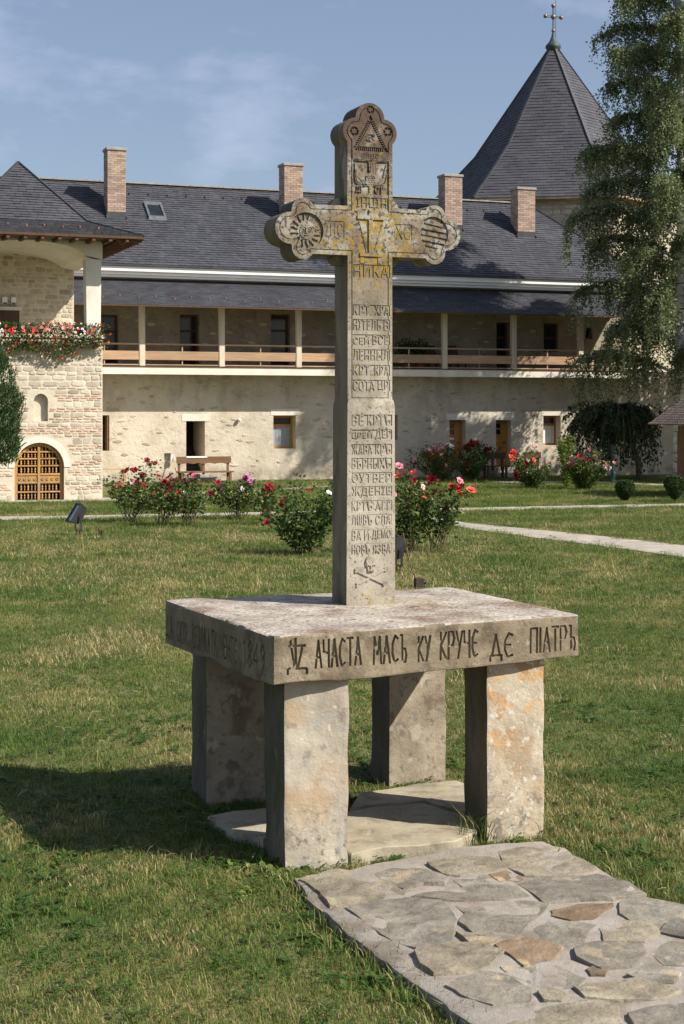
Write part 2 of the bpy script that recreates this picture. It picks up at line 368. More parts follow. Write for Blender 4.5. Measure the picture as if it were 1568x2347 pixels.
# incised lettering
A27 = math.atan2(R_.y - N_.y, R_.x - N_.x)
def front_pt(px, py): return on_plane(px, py, N_, A27)
def crop_pt(cx, cy): return front_pt((740 + cx / 1.7043) * .81667, (1640 + cy / 1.7043) * .81667)
words = [('АЧАСТА', (243, 400, 470, 268)), ('МАСЪ', (520, 382, 690, 252)), ('КУ', (738, 368, 800, 250)), ('КРУЧЕ', (842, 360, 1030, 230)),
         ('ДЕ', (1078, 356, 1200, 240)), ('ПІАТРЪ', (1272, 328, 1500, 212))]
STROKES = {
 'А': [[(0, 0), (.5, 1), (1, 0)], [(.2, .38), (.8, .38)]], 'Ч': [[(0, 1), (.05, .58), (.9, .5)], [(.9, 1), (.9, 0)]],
 'С': [[(.95, .88), (.5, 1), (.1, .72), (.05, .35), (.4, 0), (.95, .12)]], 'Т': [[(0, 1), (1, 1)], [(.5, 1), (.5, 0)]],
 'М': [[(0, 0), (.15, 1), (.5, .35), (.85, 1), (1, 0)]], 'Ъ': [[(0, 1), (.3, 1), (.3, 0), (.8, 0), (.95, .25), (.8, .48), (.3, .5)]],
 'К': [[(0, 0), (0, 1)], [(.9, 1), (.05, .5), (1, 0)]], 'У': [[(0, 1), (.5, .45)], [(1, 1), (.3, 0)]], 'Р': [[(0, 0), (0, 1), (.7, 1), (.95, .76), (.7, .5), (0, .48)]],
 'Е': [[(.95, .92), (.5, 1), (.1, .72), (.05, .35), (.4, 0), (.95, .1)], [(.05, .52), (.72, .52)]],
 'Д': [[(.12, .12), (.5, 1), (.88, .12)], [(-.05, -.1), (-.05, .12), (1.05, .12), (1.05, -.1)]], 'П': [[(0, 0), (0, 1), (1, 1), (1, 0)]], 'І': [[(.5, 0), (.5, 1)]],
 'О': [[(.5, 1), (.1, .75), (.1, .25), (.5, 0), (.9, .25), (.9, .75), (.5, 1)]], 'Н': [[(0, 0), (0, 1)], [(1, 0), (1, 1)], [(0, .6), (1, .45)]], 'И': [[(0, 1), (0, 0), (1, 1), (1, 0)]],
 'В': [[(0, 0), (0, 1), (.7, 1), (.85, .76), (.6, .53), (.05, .5)], [(.6, .53), (.95, .27), (.7, 0), (0, 0)]], '1': [[(.2, .82), (.6, 1), (.6, 0)]],
 '8': [[(.5, .52), (.12, .76), (.5, 1), (.88, .76), (.5, .52), (.05, .25), (.5, 0), (.95, .25), (.5, .52)]], '4': [[(.7, 0), (.7, 1), (0, .35), (1, .35)]],
 '9': [[(.9, .7), (.5, .48), (.1, .72), (.5, 1), (.9, .74), (.85, .3), (.3, -.12)]]}
def carve_words(words, conv, org, ang, width, depth, extra=()):
    """letters cut stroke by stroke with a V-less chisel: strokes that cannot touch are cut in one go"""
    batches = {}
    def add(k, pts):
        for j, (p, q) in enumerate(zip(pts, pts[1:])): batches.setdefault((k, j), []).append((p, q))
    for w, (x0, y0, x1, y1) in words:
        u0, z0 = conv(x0, y0); u1, _ = conv(x1, y1); z1 = conv(x0, y1)[1]; wd = {'М': 1.2, 'Д': 1.15, 'І': .5, '1': .7}; tot = sum(wd.get(c, 1) for c in w); x = u0
        for c in w:
            cw = wd.get(c, 1) / tot * (u1 - u0); a, b = x + cw * .13, x + cw * .87; x += cw
            for k, pl in enumerate(STROKES[c]): add(k, [(a + (b - a) * p[0], z0 + (z1 - z0) * p[1]) for p in pl])
    for k, pl in enumerate(extra): add(10 + k, pl)
    for key, segs in batches.items():
        mb = MB()
        for p, q in segs: mb.stroke_y([p, q], width * U(.85, 1.15), -.06, depth)
        me = mb.mesh('strokes', MATS['carved_hollow']); me.transform(Matrix.Translation((org.x, org.y, 0)) @ Matrix.Rotation(ang, 4, 'Z'))
        boolean_cut(slab, me, MATS['carved_hollow'], 'MANIFOLD')
carve_words(words, crop_pt, N_, A27, .0145, .0185, [[crop_pt(*q) for q in seg] for seg in (((152, 258), (155, 402)), ((122, 296), (198, 291)), ((128, 270), (148, 398)), ((184, 300), (164, 398)), ((116, 430), (116, 408)), ((120, 404), (202, 400)), ((206, 402), (206, 424)))] + [])
A_L = math.atan2(N_.y - L_.y, N_.x - L_.x)
def left_pt(cx, cy):
    return on_plane((440 + cx / 4.3556) * .81667, (1640 + cy / 4.3556) * .81667, L_, A_L)
lwords = [('ДА', (105, 640, 205, 380)), ('САПОС', (240, 690, 385, 440)), ('ВЕЧНИКА', (435, 765, 650, 480)), ('ПОМЕНТЕ', (672, 850, 985, 560)), ('1849', (1050, 985, 1330, 655))]
carve_words(lwords, left_pt, L_, A_L, .013, .016, [])
slab.data.set_sharp_from_angle(angle=R(40)); slab.data.polygons.foreach_set('use_smooth', [True] * len(slab.data.polygons))
def leg(pts, z1, mat, seed, cuts=26, amp=.010, lean=(0, 0)):
    p = [(x, y, -.12) for x, y in pts] + [(x + lean[0], y + lean[1], z1) for x, y in pts]
    bm = rough_hexa(p, cuts, amp, 3.4, smooth=1, seed=seed, chips=.018)
    o = bm_link(bm, 'leg', [MATS[mat], MATS['dark_leg_stone']], table)
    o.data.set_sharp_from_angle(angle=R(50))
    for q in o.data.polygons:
        if q.normal.x < -.72: q.material_index = 1  # leg faces turned to the left take the darker stone colour
    return o
leg([(-.312, 8.507), (.036, 8.60), (-.07, 8.95), (-.437, 8.845)], 1.075, 'leg_stone', 2.1)
leg([(.836, 9.063), (1.186, 9.205), (1.07, 9.66), (.742, 9.544)], 1.10, 'rust_leg_stone', 5.7)
leg([(-.86, 9.945), (-.44, 10.05), (-.56, 10.42), (-.985, 10.309)], 1.085, 'back_leg_stone', 8.2)
leg([(.312, 10.40), (.70, 10.60), (.60, 10.86), (.197, 10.66)], 1.10, 'back_leg_stone', 11.4)

# ------------------------------------------------------------------ stone cross
CA = R(22)
cross = thing('stone_cross', 'tall carved stone cross with trefoil ends and yellow lichen, standing on the stone table', 'stone cross', (.035, 9.68, 1.283), CA)
def cpt(px, py): return (lambda s: (s[0], s[1] - 1.283))(on_plane(px, py, (.035, 9.68), CA))
def arc(c, r, a0, a1, n=9): return [(c[0] + r * cos(R(a0 + (a1 - a0) * i / n)), c[1] + r * sin(R(a0 + (a1 - a0) * i / n))) for i in range(n + 1)]
arm = [(.30, 2.178)] + arc((.593, 2.215), .073, -150, 6) + arc((.675, 2.331), .098, -92, 92, 11) + arc((.593, 2.441), .075, -6, 150) + [(.302, 2.483)]
mir = lambda q: [(.30 - x, z) for x, z in reversed(q)]
half = arm + [(.301, 2.876)] + arc((.245, 2.945), .086, -48, 88, 8)
top = arc((.15, 3.03), .097, 2, 178, 12)
outline = [(0.0, 1.27), (.30, 1.27)] + half + top + mir(half)
DEP = .215
ub = MB(); ub.prism_y(outline, 0, DEP)
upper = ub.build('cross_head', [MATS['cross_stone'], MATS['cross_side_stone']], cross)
bm = bmesh.new(); bm.from_mesh(upper.data); bm.faces.ensure_lookup_table()
fr = [f for f in bm.faces if f.normal.y < -.9]
bmesh.ops.inset_region(bm, faces=fr, thickness=.024, use_even_offset=True)
bmesh.ops.inset_region(bm, faces=fr, thickness=.004, depth=-.007, use_even_offset=True)
bmesh.ops.inset_region(bm, faces=fr, thickness=.004, depth=.007, use_even_offset=True)
bm.to_mesh(upper.data); bm.free()
lb = MB()
a0, a1 = (-.008, -.004), (.316, .224)
lb.hexa([(-.010, -.004, 0), (.318, -.004, 0), (.318, .236, 0), (-.010, .236, 0), (-.006, -.012, 1.235), (.312, -.012, 1.235), (.312, .228, 1.235), (-.006, .228, 1.235)])
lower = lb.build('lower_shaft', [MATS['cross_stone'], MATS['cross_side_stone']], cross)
bm = bmesh.new(); bm.from_mesh(lower.data); bm.faces.ensure_lookup_table()
t_ = [f for f in bm.faces if f.normal.z > .9]
bmesh.ops.inset_region(bm, faces=t_, thickness=.0005, depth=.018); bmesh.ops.inset_region(bm, faces=t_, thickness=.0105, depth=.035)
bm.to_mesh(lower.data); bm.free()
# recessed bands, the letters left standing in them
bands_u = [(1.876, 1.809, 'КРТ.ХРА'), (1.786, 1.717, 'НІТЕЛЬ В'), (1.692, 1.628, 'СЕЙ ВСЕ'), (1.600, 1.531, 'ЛЕННЫЛ'), (1.504, 1.438, 'КРТ. КРА'), (1.411, 1.341, 'СОТА ЦР')]
bands_l = [(1.195, 1.128, 'ВЕ КРТЪ'), (1.103, 1.040, 'ЦРЕЙ ДЕР'), (1.013, .949, 'ЖАВА КРЪ'), (.927, .860, 'ВѢРНЫХЪ'), (.838, .774, 'ОУТВЕР'), (.752, .686, 'ЖДЕНІЕ'),
           (.664, .600, 'КРТЪ АГГ'), (.577, .512, 'ЛѠВЪ СЛА'), (.487, .418, 'ВА И ДЕМО'), (.398, .332, 'НОВЪ ЯЗВА')]
RD = .0048
rc = MB()
for z1, z0, _ in bands_u: rc.box(.034, .284, -.05, RD, z0, z1)
rc.box(.036, .286, -.05, RD, 2.045, 2.125)             # НИ КА
rc.box(.055, .270, -.05, RD, 2.466, 2.540)             # ІНЦІ
rc.box(-.148, -.022, -.05, RD * .8, 2.285, 2.385); rc.box(.318, .436, -.05, RD * .8, 2.285, 2.385)
for cc in ((-.271, 2.318), (.583, 2.338)):              # sunk roundels of the arms
    rc.prism_y(arc(cc, .112 if cc[0] < 0 else .104, 0, 348, 29), -.05, .013)
rc.prism_y([(.03, 2.828), (.275, 2.828), (.153, 3.055)], -.05, .010)
rc.prism_y([(.036, 2.56), (.275, 2.56), (.275, 2.765), (.036, 2.765)], -.05, .009)
for cc in ((.045, 2.945), (.268, 2.955)): rc.prism_y(arc(cc, .030, 0, 330, 11), -.05, .010)
rc.prism_y(arc((.152, 3.085), .026, 0, 330, 11), -.05, .008)
boolean_cut(upper, rc.mesh('cutter', MATS['cross_stone']), MATS['cross_stone'], 'EXACT')
rc = MB()
for z1, z0, _ in bands_l: rc.box(.022, .294, -.06, RD - .010, z0, z1)
boolean_cut(lower, rc.mesh('cutter', MATS['cross_stone']), MATS['cross_stone'], 'EXACT')
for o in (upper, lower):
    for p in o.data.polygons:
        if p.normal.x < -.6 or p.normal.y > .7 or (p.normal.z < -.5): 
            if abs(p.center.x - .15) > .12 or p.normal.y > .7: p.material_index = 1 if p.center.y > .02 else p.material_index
    b = o.modifiers.new('worn_edge', 'BEVEL'); b.width = .0045; b.segments = 2; b.limit_method = 'ANGLE'; b.angle_limit = R(40); b.use_clamp_overlap = True
its = [(t, .025, .0, z0, z1, 0) for z1, z0, t in bands_u] + [(t, 0, 0, z0, z1, 1) for z1, z0, t in bands_l]
spec = [(t, (.040, .278) if k == 0 else (.028, .288), z0 + .003, z1 - .003, (.000 if k == 0 else -.010), (RD + .002 if k == 0 else RD - .008)) for t, _, _, z0, z1, k in its]
spec += [('НИКА', (.045, .278), 2.049, 2.121, 0, RD + .002), ('ІНЦІН', (.062, .264), 2.470, 2.536, 0, RD + .002),
         ('ІНС', (-.142, -.030), 2.292, 2.378, .001, RD), ('ХС', (.326, .428), 2.292, 2.378, .001, RD),
         ('ѠЛЕІС', (.095, .205), 2.782, 2.812, -.006, .004), ('ДІ', (.056, .098), 2.566, 2.612, 0, .011), ('СГ', (.185, .245), 2.566, 2.612, 0, .011)]
spec2 = []
for (t, (x0, x1), z0, z1, y0, y1) in spec:
    ws = [w for w in t.replace('.', '. ').split(' ') if w]; n_ = sum(len(w) for w in ws) + .7 * (len(ws) - 1); x = x0
    for w in ws: e = x + (x1 - x0) * len(w) / n_; spec2.append((w, (x, e), z0, z1, y0, y1)); x = e + .7 * (x1 - x0) / n_
for (t, (x0, x1), z0, z1, y0, y1), me in zip(spec2, text_meshes([(q[0], .5) for q in spec2])):
    fit_text(me, x0, x1, z0, z1, y0, y1); me.materials.clear(); me.materials.append(MATS['cross_stone']); me.name = 'lettering'
    link('lettering', me, cross)
def relief(name, fn):
    mb = MB(); fn(mb); mb.build(name, MATS['cross_stone'], cross, bevel=.002)
def star(mb, c, r, y0, y1):
    mb.prism_y([(c[0] + (r if i % 2 == 0 else r * .42) * sin(pi * i / 6), c[1] + (r if i % 2 == 0 else r * .42) * cos(-pi * i / 6)) for i in range(11, -1, -1)], y0, y1)
for cc, rr in (((.045, 2.945), .027), ((.268, 2.955), .027), ((.152, 3.085), .023)):
    relief('star_relief', lambda mb: star(mb, cc, rr, .0015, .012))
def ell(c, a, b, n=16, ph=0): return [(c[0] + a * cos(2 * pi * i / n + ph), c[1] + b * sin(2 * pi * i / n + ph)) for i in range(n)]
def sun_rel(mb):
    c = (-.271, 2.318)
    for i in range(16):
        a = 2 * pi * i / 16 + .1; w = .17
        mb.prism_y([(c[0] + .052 * cos(a - w), c[1] + .056 * sin(a - w)), (c[0] + .052 * cos(a + w), c[1] + .056 * sin(a + w)), (c[0] + .101 * cos(a + .06), c[1] + .105 * sin(a + .06))][::1], .004, .015)
    mb.prism_y(ell(c, .056, .062), .0035, .015)
    mb.prism_y(ell((c[0], c[1] - .002), .044, .052), -.001, .015)
    for s in (-1, 1):
        mb.stroke_y([(c[0] + s * .006, c[1] + .018), (c[0] + s * .020, c[1] + .026), (c[0] + s * .034, c[1] + .018)], .006, -.006, .0)
        mb.prism_y(ell((c[0] + s * .019, c[1] + .012), .008, .005, 8), -.005, .0)
    mb.stroke_y([(c[0] - .002, c[1] + .018), (c[0] - .003, c[1] - .012)], .008, -.008, 0); mb.prism_y(ell((c[0], c[1] - .013), .010, .005, 8), -.007, 0)
    mb.stroke_y([(c[0] - .014, c[1] - .029), (c[0], c[1] - .026), (c[0] + .014, c[1] - .029)], .006, -.005, 0)
relief('sun_face_relief', sun_rel)
def rays(mb):
    c = (.583, 2.338)
    for i, z in enumerate((.066, .03, -.006, -.042, -.074)):
        h = math.sqrt(max(0, .096 ** 2 - z ** 2))
        mb.prism_y([(c[0] - h * .8, c[1] + z - .004), (c[0] + h, c[1] + z - .026), (c[0] + h, c[1] + z - .004), (c[0] - h * .8, c[1] + z + .004)], .004 if i % 2 else .006, .016)
relief('ray_roundel_relief', rays)
def eye(mb):
    tri = [(.058, 2.848), (.247, 2.848), (.153, 3.018)]
    for k in range(3):
        a = Vector(tri[k]); b = Vector(tri[(k + 1) % 3]); d = (b - a); nn = Vector((d.y, -d.x)).normalized()
        for i in range(14):
            q = a + d * ((i + .25) / 14); q2 = q + d / 30
            mb.prism_y([q, q2, q2 + nn * .019 + d * .004, q + nn * .019 + d * .004][::-1], .0005, .012)
    mb.prism_y([(.070, 2.853), (.236, 2.853), (.153, 3.003)], .003, .012)
    mb.stroke_y([(.125, 2.918), (.138, 2.932), (.158, 2.934), (.176, 2.922)], .005, -.003, .004)
    mb.stroke_y([(.124, 2.900), (.140, 2.912), (.160, 2.912), (.177, 2.898), (.160, 2.889), (.142, 2.889), (.124, 2.900)], .0035, -.002, .004)
    mb.prism_y(ell((.151, 2.900), .008, .007, 10), -.003, .004)
relief('eye_in_triangle_relief', eye)
relief('ribbon_relief', lambda mb: mb.prism_y([(.030, 2.773), (.277, 2.770), (.277, 2.820), (.030, 2.823)], -.003, .010))
def bird(mb):
    mb.prism_y([(.120, 2.640), (.135, 2.612), (.172, 2.612), (.186, 2.640), (.190, 2.668), (.172, 2.690), (.185, 2.722), (.196, 2.762), (.137, 2.762), (.141, 2.722), (.150, 2.698), (.125, 2.668)], .001, .011)
    for i in range(5):
        for j in range(4): mb.prism_y(ell((.131 + j * .015 + (i % 2) * .007, 2.625 + i * .013), .0065, .0055, 8), -.002, .003)
    for i in range(5): mb.stroke_y([(.146 + i * .010, 2.700), (.143 + i * .012, 2.758)], .0035, -.002, .003)
    mb.prism_y([(.143, 2.613), (.148, 2.568), (.138, 2.560), (.170, 2.560), (.162, 2.570), (.166, 2.613)], .002, .011)
    for s in (-1, 1):
        c = .154
        wing = [(c + s * .028, 2.622), (c + s * .060, 2.618), (c + s * .092, 2.640), (c + s * .104, 2.690), (c + s * .106, 2.752), (c + s * .094, 2.712), (c + s * .084, 2.668), (c + s * .060, 2.642), (c + s * .030, 2.640)]
        mb.prism_y(wing if s > 0 else wing[::-1], .001, .010)
        for i in range(6): mb.prism_y(ell((c + s * (.050 + i * .008), 2.632 + i * .008), .006, .0045, 8), -.0015, .002)
        mb.stroke_y([(c + s * .026, 2.615), (c + s * .060, 2.609), (c + s * .098, 2.632), (c + s * .112, 2.69)], .004, -.001, .008)
relief('bird_relief', bird)
def golg(mb):
    mb.stroke_y([(.152, 2.195), (.152, 2.455)], .028, -.009, .003); mb.stroke_y([(.070, 2.416), (.236, 2.416)], .026, -.0095, .003)
    mb.stroke_y([(.062, 2.458), (.128, 2.195)], .007, -.004, .003); mb.stroke_y([(.240, 2.400), (.176, 2.195)], .007, -.004, .003)
    mb.stroke_y([(.050, 2.455), (.075, 2.462)], .009, -.005, .003)
    for i in range(4):
        z = 2.25 + i * .04; t = (z - 2.195) / .26
        mb.stroke_y([(.128 - .066 * t, z), (.112 - .066 * t, z + .016)], .005, -.003, .003)
        mb.stroke_y([(.176 + .064 * t, z), (.190 + .064 * t, z + .016)], .005, -.003, .003)
    mb.stroke_y([(.084, 2.185), (.220, 2.185)], .022, -.009, .003); mb.stroke_y([(.094, 2.168), (.094, 2.138)], .024, -.004, .003); mb.stroke_y([(.212, 2.168), (.212, 2.138)], .024, -.004, .003)
relief('golgotha_relief', golg)
def skull(mb):
    yb = -.002
    mb.prism_y([(.115, .262), (.112, .285), (.120, .308), (.140, .324), (.165, .324), (.184, .308), (.190, .285), (.184, .262), (.174, .252), (.172, .222), (.130, .222), (.127, .252)], -.014, yb)
    mb.prism_y(ell((.150, .288), .034, .032, 14), -.018, yb)
    for s in (-1, 1): mb.stroke_y([(.150 + s * .009, .262), (.150 + s * .020, .268), (.150 + s * .030, .262)], .005, -.021, -.012)
    mb.stroke_y([(.150, .262), (.150, .246)], .007, -.022, -.012)
    for i in range(5): mb.stroke_y([(.136 + i * .007, .232), (.136 + i * .007, .224)], .0045, -.018, -.012)
    for s in (-1, 1):
        mb.stroke_y([(.150 - s * .095, .232), (.150 + s * .085, .148)], .014, -.012 - s * .001, yb)
        for dz in (-.008, .008):
            mb.prism_y(ell((.150 - s * .100, .234 + dz), .009, .008, 8), -.013 - s * .001, yb); mb.prism_y(ell((.150 + s * .090, .146 + dz), .009, .008, 8), -.013 - s * .001, yb)
relief('skull_and_bones_relief', skull)
for x, z in ((.0, 2.178), (.30, 2.178), (0, 2.483), (.30, 2.483)):      # quarter-round bosses in the inner corners
    mb = MB(); s = -1 if x == 0 else 1; v_ = -1 if z < 2.3 else 1
    pts = ell((x + s * .022, z + v_ * .012), .052, .045, 18)
    mb.prism_y(pts, .075, .165); mb.build('corner_boss', MATS['cross_side_stone'] if s < 0 else MATS['cross_stone'], cross, bevel=.006)

# ------------------------------------------------------------------ flat stones laid under the table
def flat_stone(name, pts, z0, z1, mat, seed, parent=None, rough_=.012):
    bm = bmesh.new()
    n = len(pts); ring = []
    for i in range(n):
        a = Vector(pts[i]); b = Vector(pts[(i + 1) % n]); k = max(2, int((b - a).length / .055))
        for j in range(k):
            q = a.lerp(b, j / k); q += Vector((noise.noise(Vector((q.x * 5, q.y * 5, seed))), noise.noise(Vector((q.x * 5, q.y * 5, seed + 9))))) * .018 + Vector((noise.noise(Vector((q.x * 17, q.y * 17, seed))), noise.noise(Vector((q.x * 17, q.y * 17, seed + 4))))) * .010
            ring.append(q)
    c = sum(ring, Vector((0, 0))) / len(ring); rows = []
    for f, zz in ((1, z0), (1, z1 - .006), (.985, z1), (.75, z1), (.5, z1), (.25, z1)):
        rows.append([bm.verts.new((*(c + (q - c) * f), zz + (noise.fractal(Vector((*(c + (q - c) * f), seed)) * 3.0, 1, 2, 5) * rough_ if zz > z0 else 0))) for q in ring])
    for a, b in zip(rows, rows[1:]):
        for j in range(len(ring)): bm.faces.new((a[j], a[(j + 1) % len(ring)], b[(j + 1) % len(ring)], b[j]))
    cv = bm.verts.new((c.x, c.y, z1)); 
    for j in range(len(ring)): bm.faces.new((rows[-1][j], rows[-1][(j + 1) % len(ring)], cv))
    o = bm_link(bm, name, MATS[mat], parent); o.data.set_sharp_from_angle(angle=R(38)); return o
def gp(*pp, z=0): return [tuple(ground(x, y, z)[:2]) for x, y in pp]
def sq(*pp): return [((520 + x / 1.5077) * .81667, (1880 + y / 1.5077) * .81667) for x, y in pp]
o = flat_stone('flat_stone', gp(*sq((560, 700), (700, 775), (860, 748), (1150, 725), (1290, 640), (1000, 560), (690, 592)), z=.08), -.1, .08, 'floor_stone', 3.0)
tag(o, 'thick grey flat stone between the two front legs of the stone table', 'flat stone', 'flat stones laid under the stone table')
o = flat_stone('flat_stone', gp(*sq((690, 580), (1010, 550), (1300, 630), (1330, 520), (1150, 462), (930, 486), (740, 520)), z=.07), -.1, .07, 'floor_stone', 6.0)
tag(o, 'flat stone at the back right leg under the stone table, half in shadow', 'flat stone', 'flat stones laid under the stone table')
o = flat_stone('flat_stone', gp(*sq((100, 612), (200, 592), (420, 575), (560, 600), (540, 690), (330, 712), (190, 680)), z=.06), -.1, .06, 'floor_stone', 8.0)
tag(o, 'flat stone sticking out left behind the front left leg of the stone table', 'flat stone', 'flat stones laid under the stone table')
# ------------------------------------------------------------------ building materials
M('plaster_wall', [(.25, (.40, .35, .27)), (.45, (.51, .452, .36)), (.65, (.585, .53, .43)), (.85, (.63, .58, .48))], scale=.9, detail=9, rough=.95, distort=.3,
  layers=[dict(c=(.30, .26, .20), s=1.7, a=.56, b=.70, amt=.6, st=(1, 1, 1.8)), dict(c=(.46, .34, .25), s=2.3, a=.56, b=.72, amt=.5, st=(1, 1, 1.6)), dict(c=(.42, .38, .31), s=.55, a=.5, b=.7, amt=.5),
          dict(c=(.24, .20, .15), s=4.2, a=.61, b=.69, amt=.65, st=(1, 1, 2.6)), dict(c=(.27, .25, .21), s=1.6, a=.48, b=.66, amt=.55, st=(1, 1, .35), zr=(1.9, 3.4, 0, 1)), dict(c=(.25, .215, .16), s=2.1, a=.40, b=.62, amt=.7, zr=(.15, .75, 1, 0)),
          dict(c=(.62, .58, .48), s=2.4, a=.58, b=.68, amt=.5)],
  bump=[(.6, 6, .05), (.5, 22, .02)])
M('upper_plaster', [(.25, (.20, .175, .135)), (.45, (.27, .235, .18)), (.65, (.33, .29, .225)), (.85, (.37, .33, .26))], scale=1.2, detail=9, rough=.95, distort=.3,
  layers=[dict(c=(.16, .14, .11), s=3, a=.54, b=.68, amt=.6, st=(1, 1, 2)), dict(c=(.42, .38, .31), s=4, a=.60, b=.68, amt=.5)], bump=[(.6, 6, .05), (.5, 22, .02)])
M('wall_stone', [(.3, (.34, .30, .23)), (.5, (.43, .375, .29)), (.7, (.51, .45, .35))], scale=2.5, rough=.95, rndv=.08, rndo=.2, bump=[(.5, 14, .02)])
M('mortar', [(.3, (.52, .46, .36)), (.7, (.62, .56, .45))], scale=5, rough=.95, bump=[(.6, 20, .02)])
M('brick_stone', [(.3, (.47, .30, .215)), (.7, (.56, .40, .30))], scale=6, rough=.93, rndv=.08, rndo=.17, layers=[dict(c=(.52, .45, .36), s=4, a=.5, b=.66, amt=.6)], bump=[(.4, 30, .01)])
M('block_stone', [(.25, (.40, .34, .26)), (.5, (.52, .455, .355)), (.75, (.60, .54, .43))], scale=2.2, rough=.94, rndv=.08, rndo=.19,
  layers=[dict(c=(.52, .47, .38), s=5, a=.54, b=.66, amt=.5), dict(c=(.22, .20, .17), s=9, a=.6, b=.7, amt=.5)], bump=[(.5, 22, .015)])
M('dark_block_stone', [(.3, (.33, .28, .21)), (.7, (.46, .39, .29))], scale=4, rough=.94, rndo=.2, bump=[(.5, 22, .015)])
M('lime_white', [(.3, (.62, .57, .48)), (.7, (.72, .68, .60))], scale=1.3, rough=.9, layers=[dict(c=(.48, .42, .33), s=2.5, a=.56, b=.72, amt=.5, st=(1, 1, .5))], bump=[(.2, 25, .006)])
M('white_paint', [(.3, (.78, .77, .75)), (.7, (.84, .83, .81))], scale=2, rough=.7, bump=[(.1, 30, .004)])
M('post_wood', [(.3, (.47, .40, .30)), (.7, (.60, .53, .42))], scale=3, stretch=(4, 4, .4), rough=.8, rndo=.06, bump=[(.2, 20, .004)])
M('slate', [(.3, (.044, .046, .056)), (.5, (.054, .057, .068)), (.72, (.066, .069, .082))], scale=.7, detail=8, rough=.62, rndv=.13, spec=.4,
  layers=[dict(c=(.075, .070, .072), s=.6, a=.54, b=.72, amt=.45, st=(1, 1, .4)), dict(c=(.10, .105, .115), s=20, a=.69, b=.74, amt=.35)], bump=[(.15, 25, .004)])
M('slate_tower', [(.3, (.046, .047, .058)), (.5, (.057, .058, .070)), (.72, (.070, .071, .084))], scale=.7, detail=8, rough=.7, rndv=.11, spec=.35,
  layers=[dict(c=(.05, .045, .046), s=.5, a=.5, b=.7, amt=.4)], bump=[(.15, 25, .004)])
M('roof_metal', [(.3, (.05, .052, .058)), (.7, (.085, .085, .09))], scale=3, rough=.45, metal=.3)
M('chimney_brick', [(.3, (.30, .22, .175)), (.7, (.385, .29, .23))], scale=5, rough=.92, rndv=.22, bump=[(.3, 40, .006)])
M('chimney_mortar', [(.3, (.40, .32, .26)), (.7, (.47, .39, .32))], scale=5, rough=.95)
M('chimney_cap', [(.3, (.24, .23, .20)), (.7, (.36, .34, .30))], scale=5, rough=.93, bump=[(.3, 20, .01)])
M('rail_wood', [(.3, (.33, .20, .12)), (.6, (.44, .29, .18)), (.8, (.50, .35, .23))], scale=2.4, stretch=(.6, .6, 7), rough=.6, rndo=.14, bump=[(.15, 20, .003)])
M('dark_wood', [(.3, (.06, .032, .018)), (.7, (.11, .06, .034))], scale=3, stretch=(5, 5, .5), rough=.65, bump=[(.2, 20, .004)])
M('old_wood', [(.3, (.12, .062, .030)), (.7, (.20, .115, .058))], scale=3, stretch=(.6, .6, 6), rough=.7, bump=[(.2, 20, .004)])
M('orange_wood', [(.3, (.36, .15, .028)), (.7, (.50, .235, .05))], scale=3, stretch=(5, 5, .4), rough=.5, rndo=.08, bump=[(.1, 30, .003)])
M('gate_wood', [(.3, (.34, .17, .045)), (.6, (.46, .27, .09)), (.8, (.50, .33, .14))], scale=3, stretch=(3, 3, .6), rough=.6, rndo=.15, layers=[dict(c=(.22, .18, .15), s=3, a=.42, b=.62, amt=.8, zr=(.2, 1.0, 1, 0))], bump=[(.2, 25, .004)])
M('glass_dark', [(.4, (.012, .014, .018)), (.6, (.022, .025, .03))], scale=1, rough=.10, spec=.35)
M('curtain', [(.4, (.62, .66, .68)), (.6, (.74, .76, .76))], scale=14, stretch=(1, 1, .05), rough=.9, bump=[(.6, 16, .03, 'noise', (1, 1, .03))])
M('curtain_grey', [(.4, (.22, .25, .28)), (.6, (.32, .35, .38))], scale=14, stretch=(1, 1, .05), rough=.9, bump=[(.6, 16, .03, 'noise', (1, 1, .03))])
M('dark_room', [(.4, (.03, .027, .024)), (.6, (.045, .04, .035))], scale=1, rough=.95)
M('soffit_wood', [(.3, (.30, .22, .13)), (.7, (.40, .30, .19))], scale=3, stretch=(1, 1, 4), rough=.85)
M('rafter_wood', [(.3, (.08, .042, .026)), (.7, (.13, .07, .042))], scale=3, rough=.8)
M('copper_green', [(.3, (.04, .052, .052)), (.7, (.075, .095, .09))], scale=4, rough=.6, metal=.3)
M('gilt', [(.3, (.17, .14, .09)), (.7, (.30, .24, .15))], scale=6, rough=.45, metal=.6)
M('iron', [(.4, (.025, .025, .027)), (.6, (.04, .04, .042))], scale=8, rough=.5)
M('rust_clip', [(.4, (.22, .07, .04)), (.6, (.30, .11, .07))], scale=8, rough=.8)

BA = R(20.5)
BP = (-8.27, 54.2)
wing = thing('monastery_wing', 'long two storey monastery wing with slate roof, wooden gallery and brick chimneys', 'building', (BP[0], BP[1], 0), BA)
def fac(px, py, t=0.0): return on_plane(px, py, BP, BA, t)

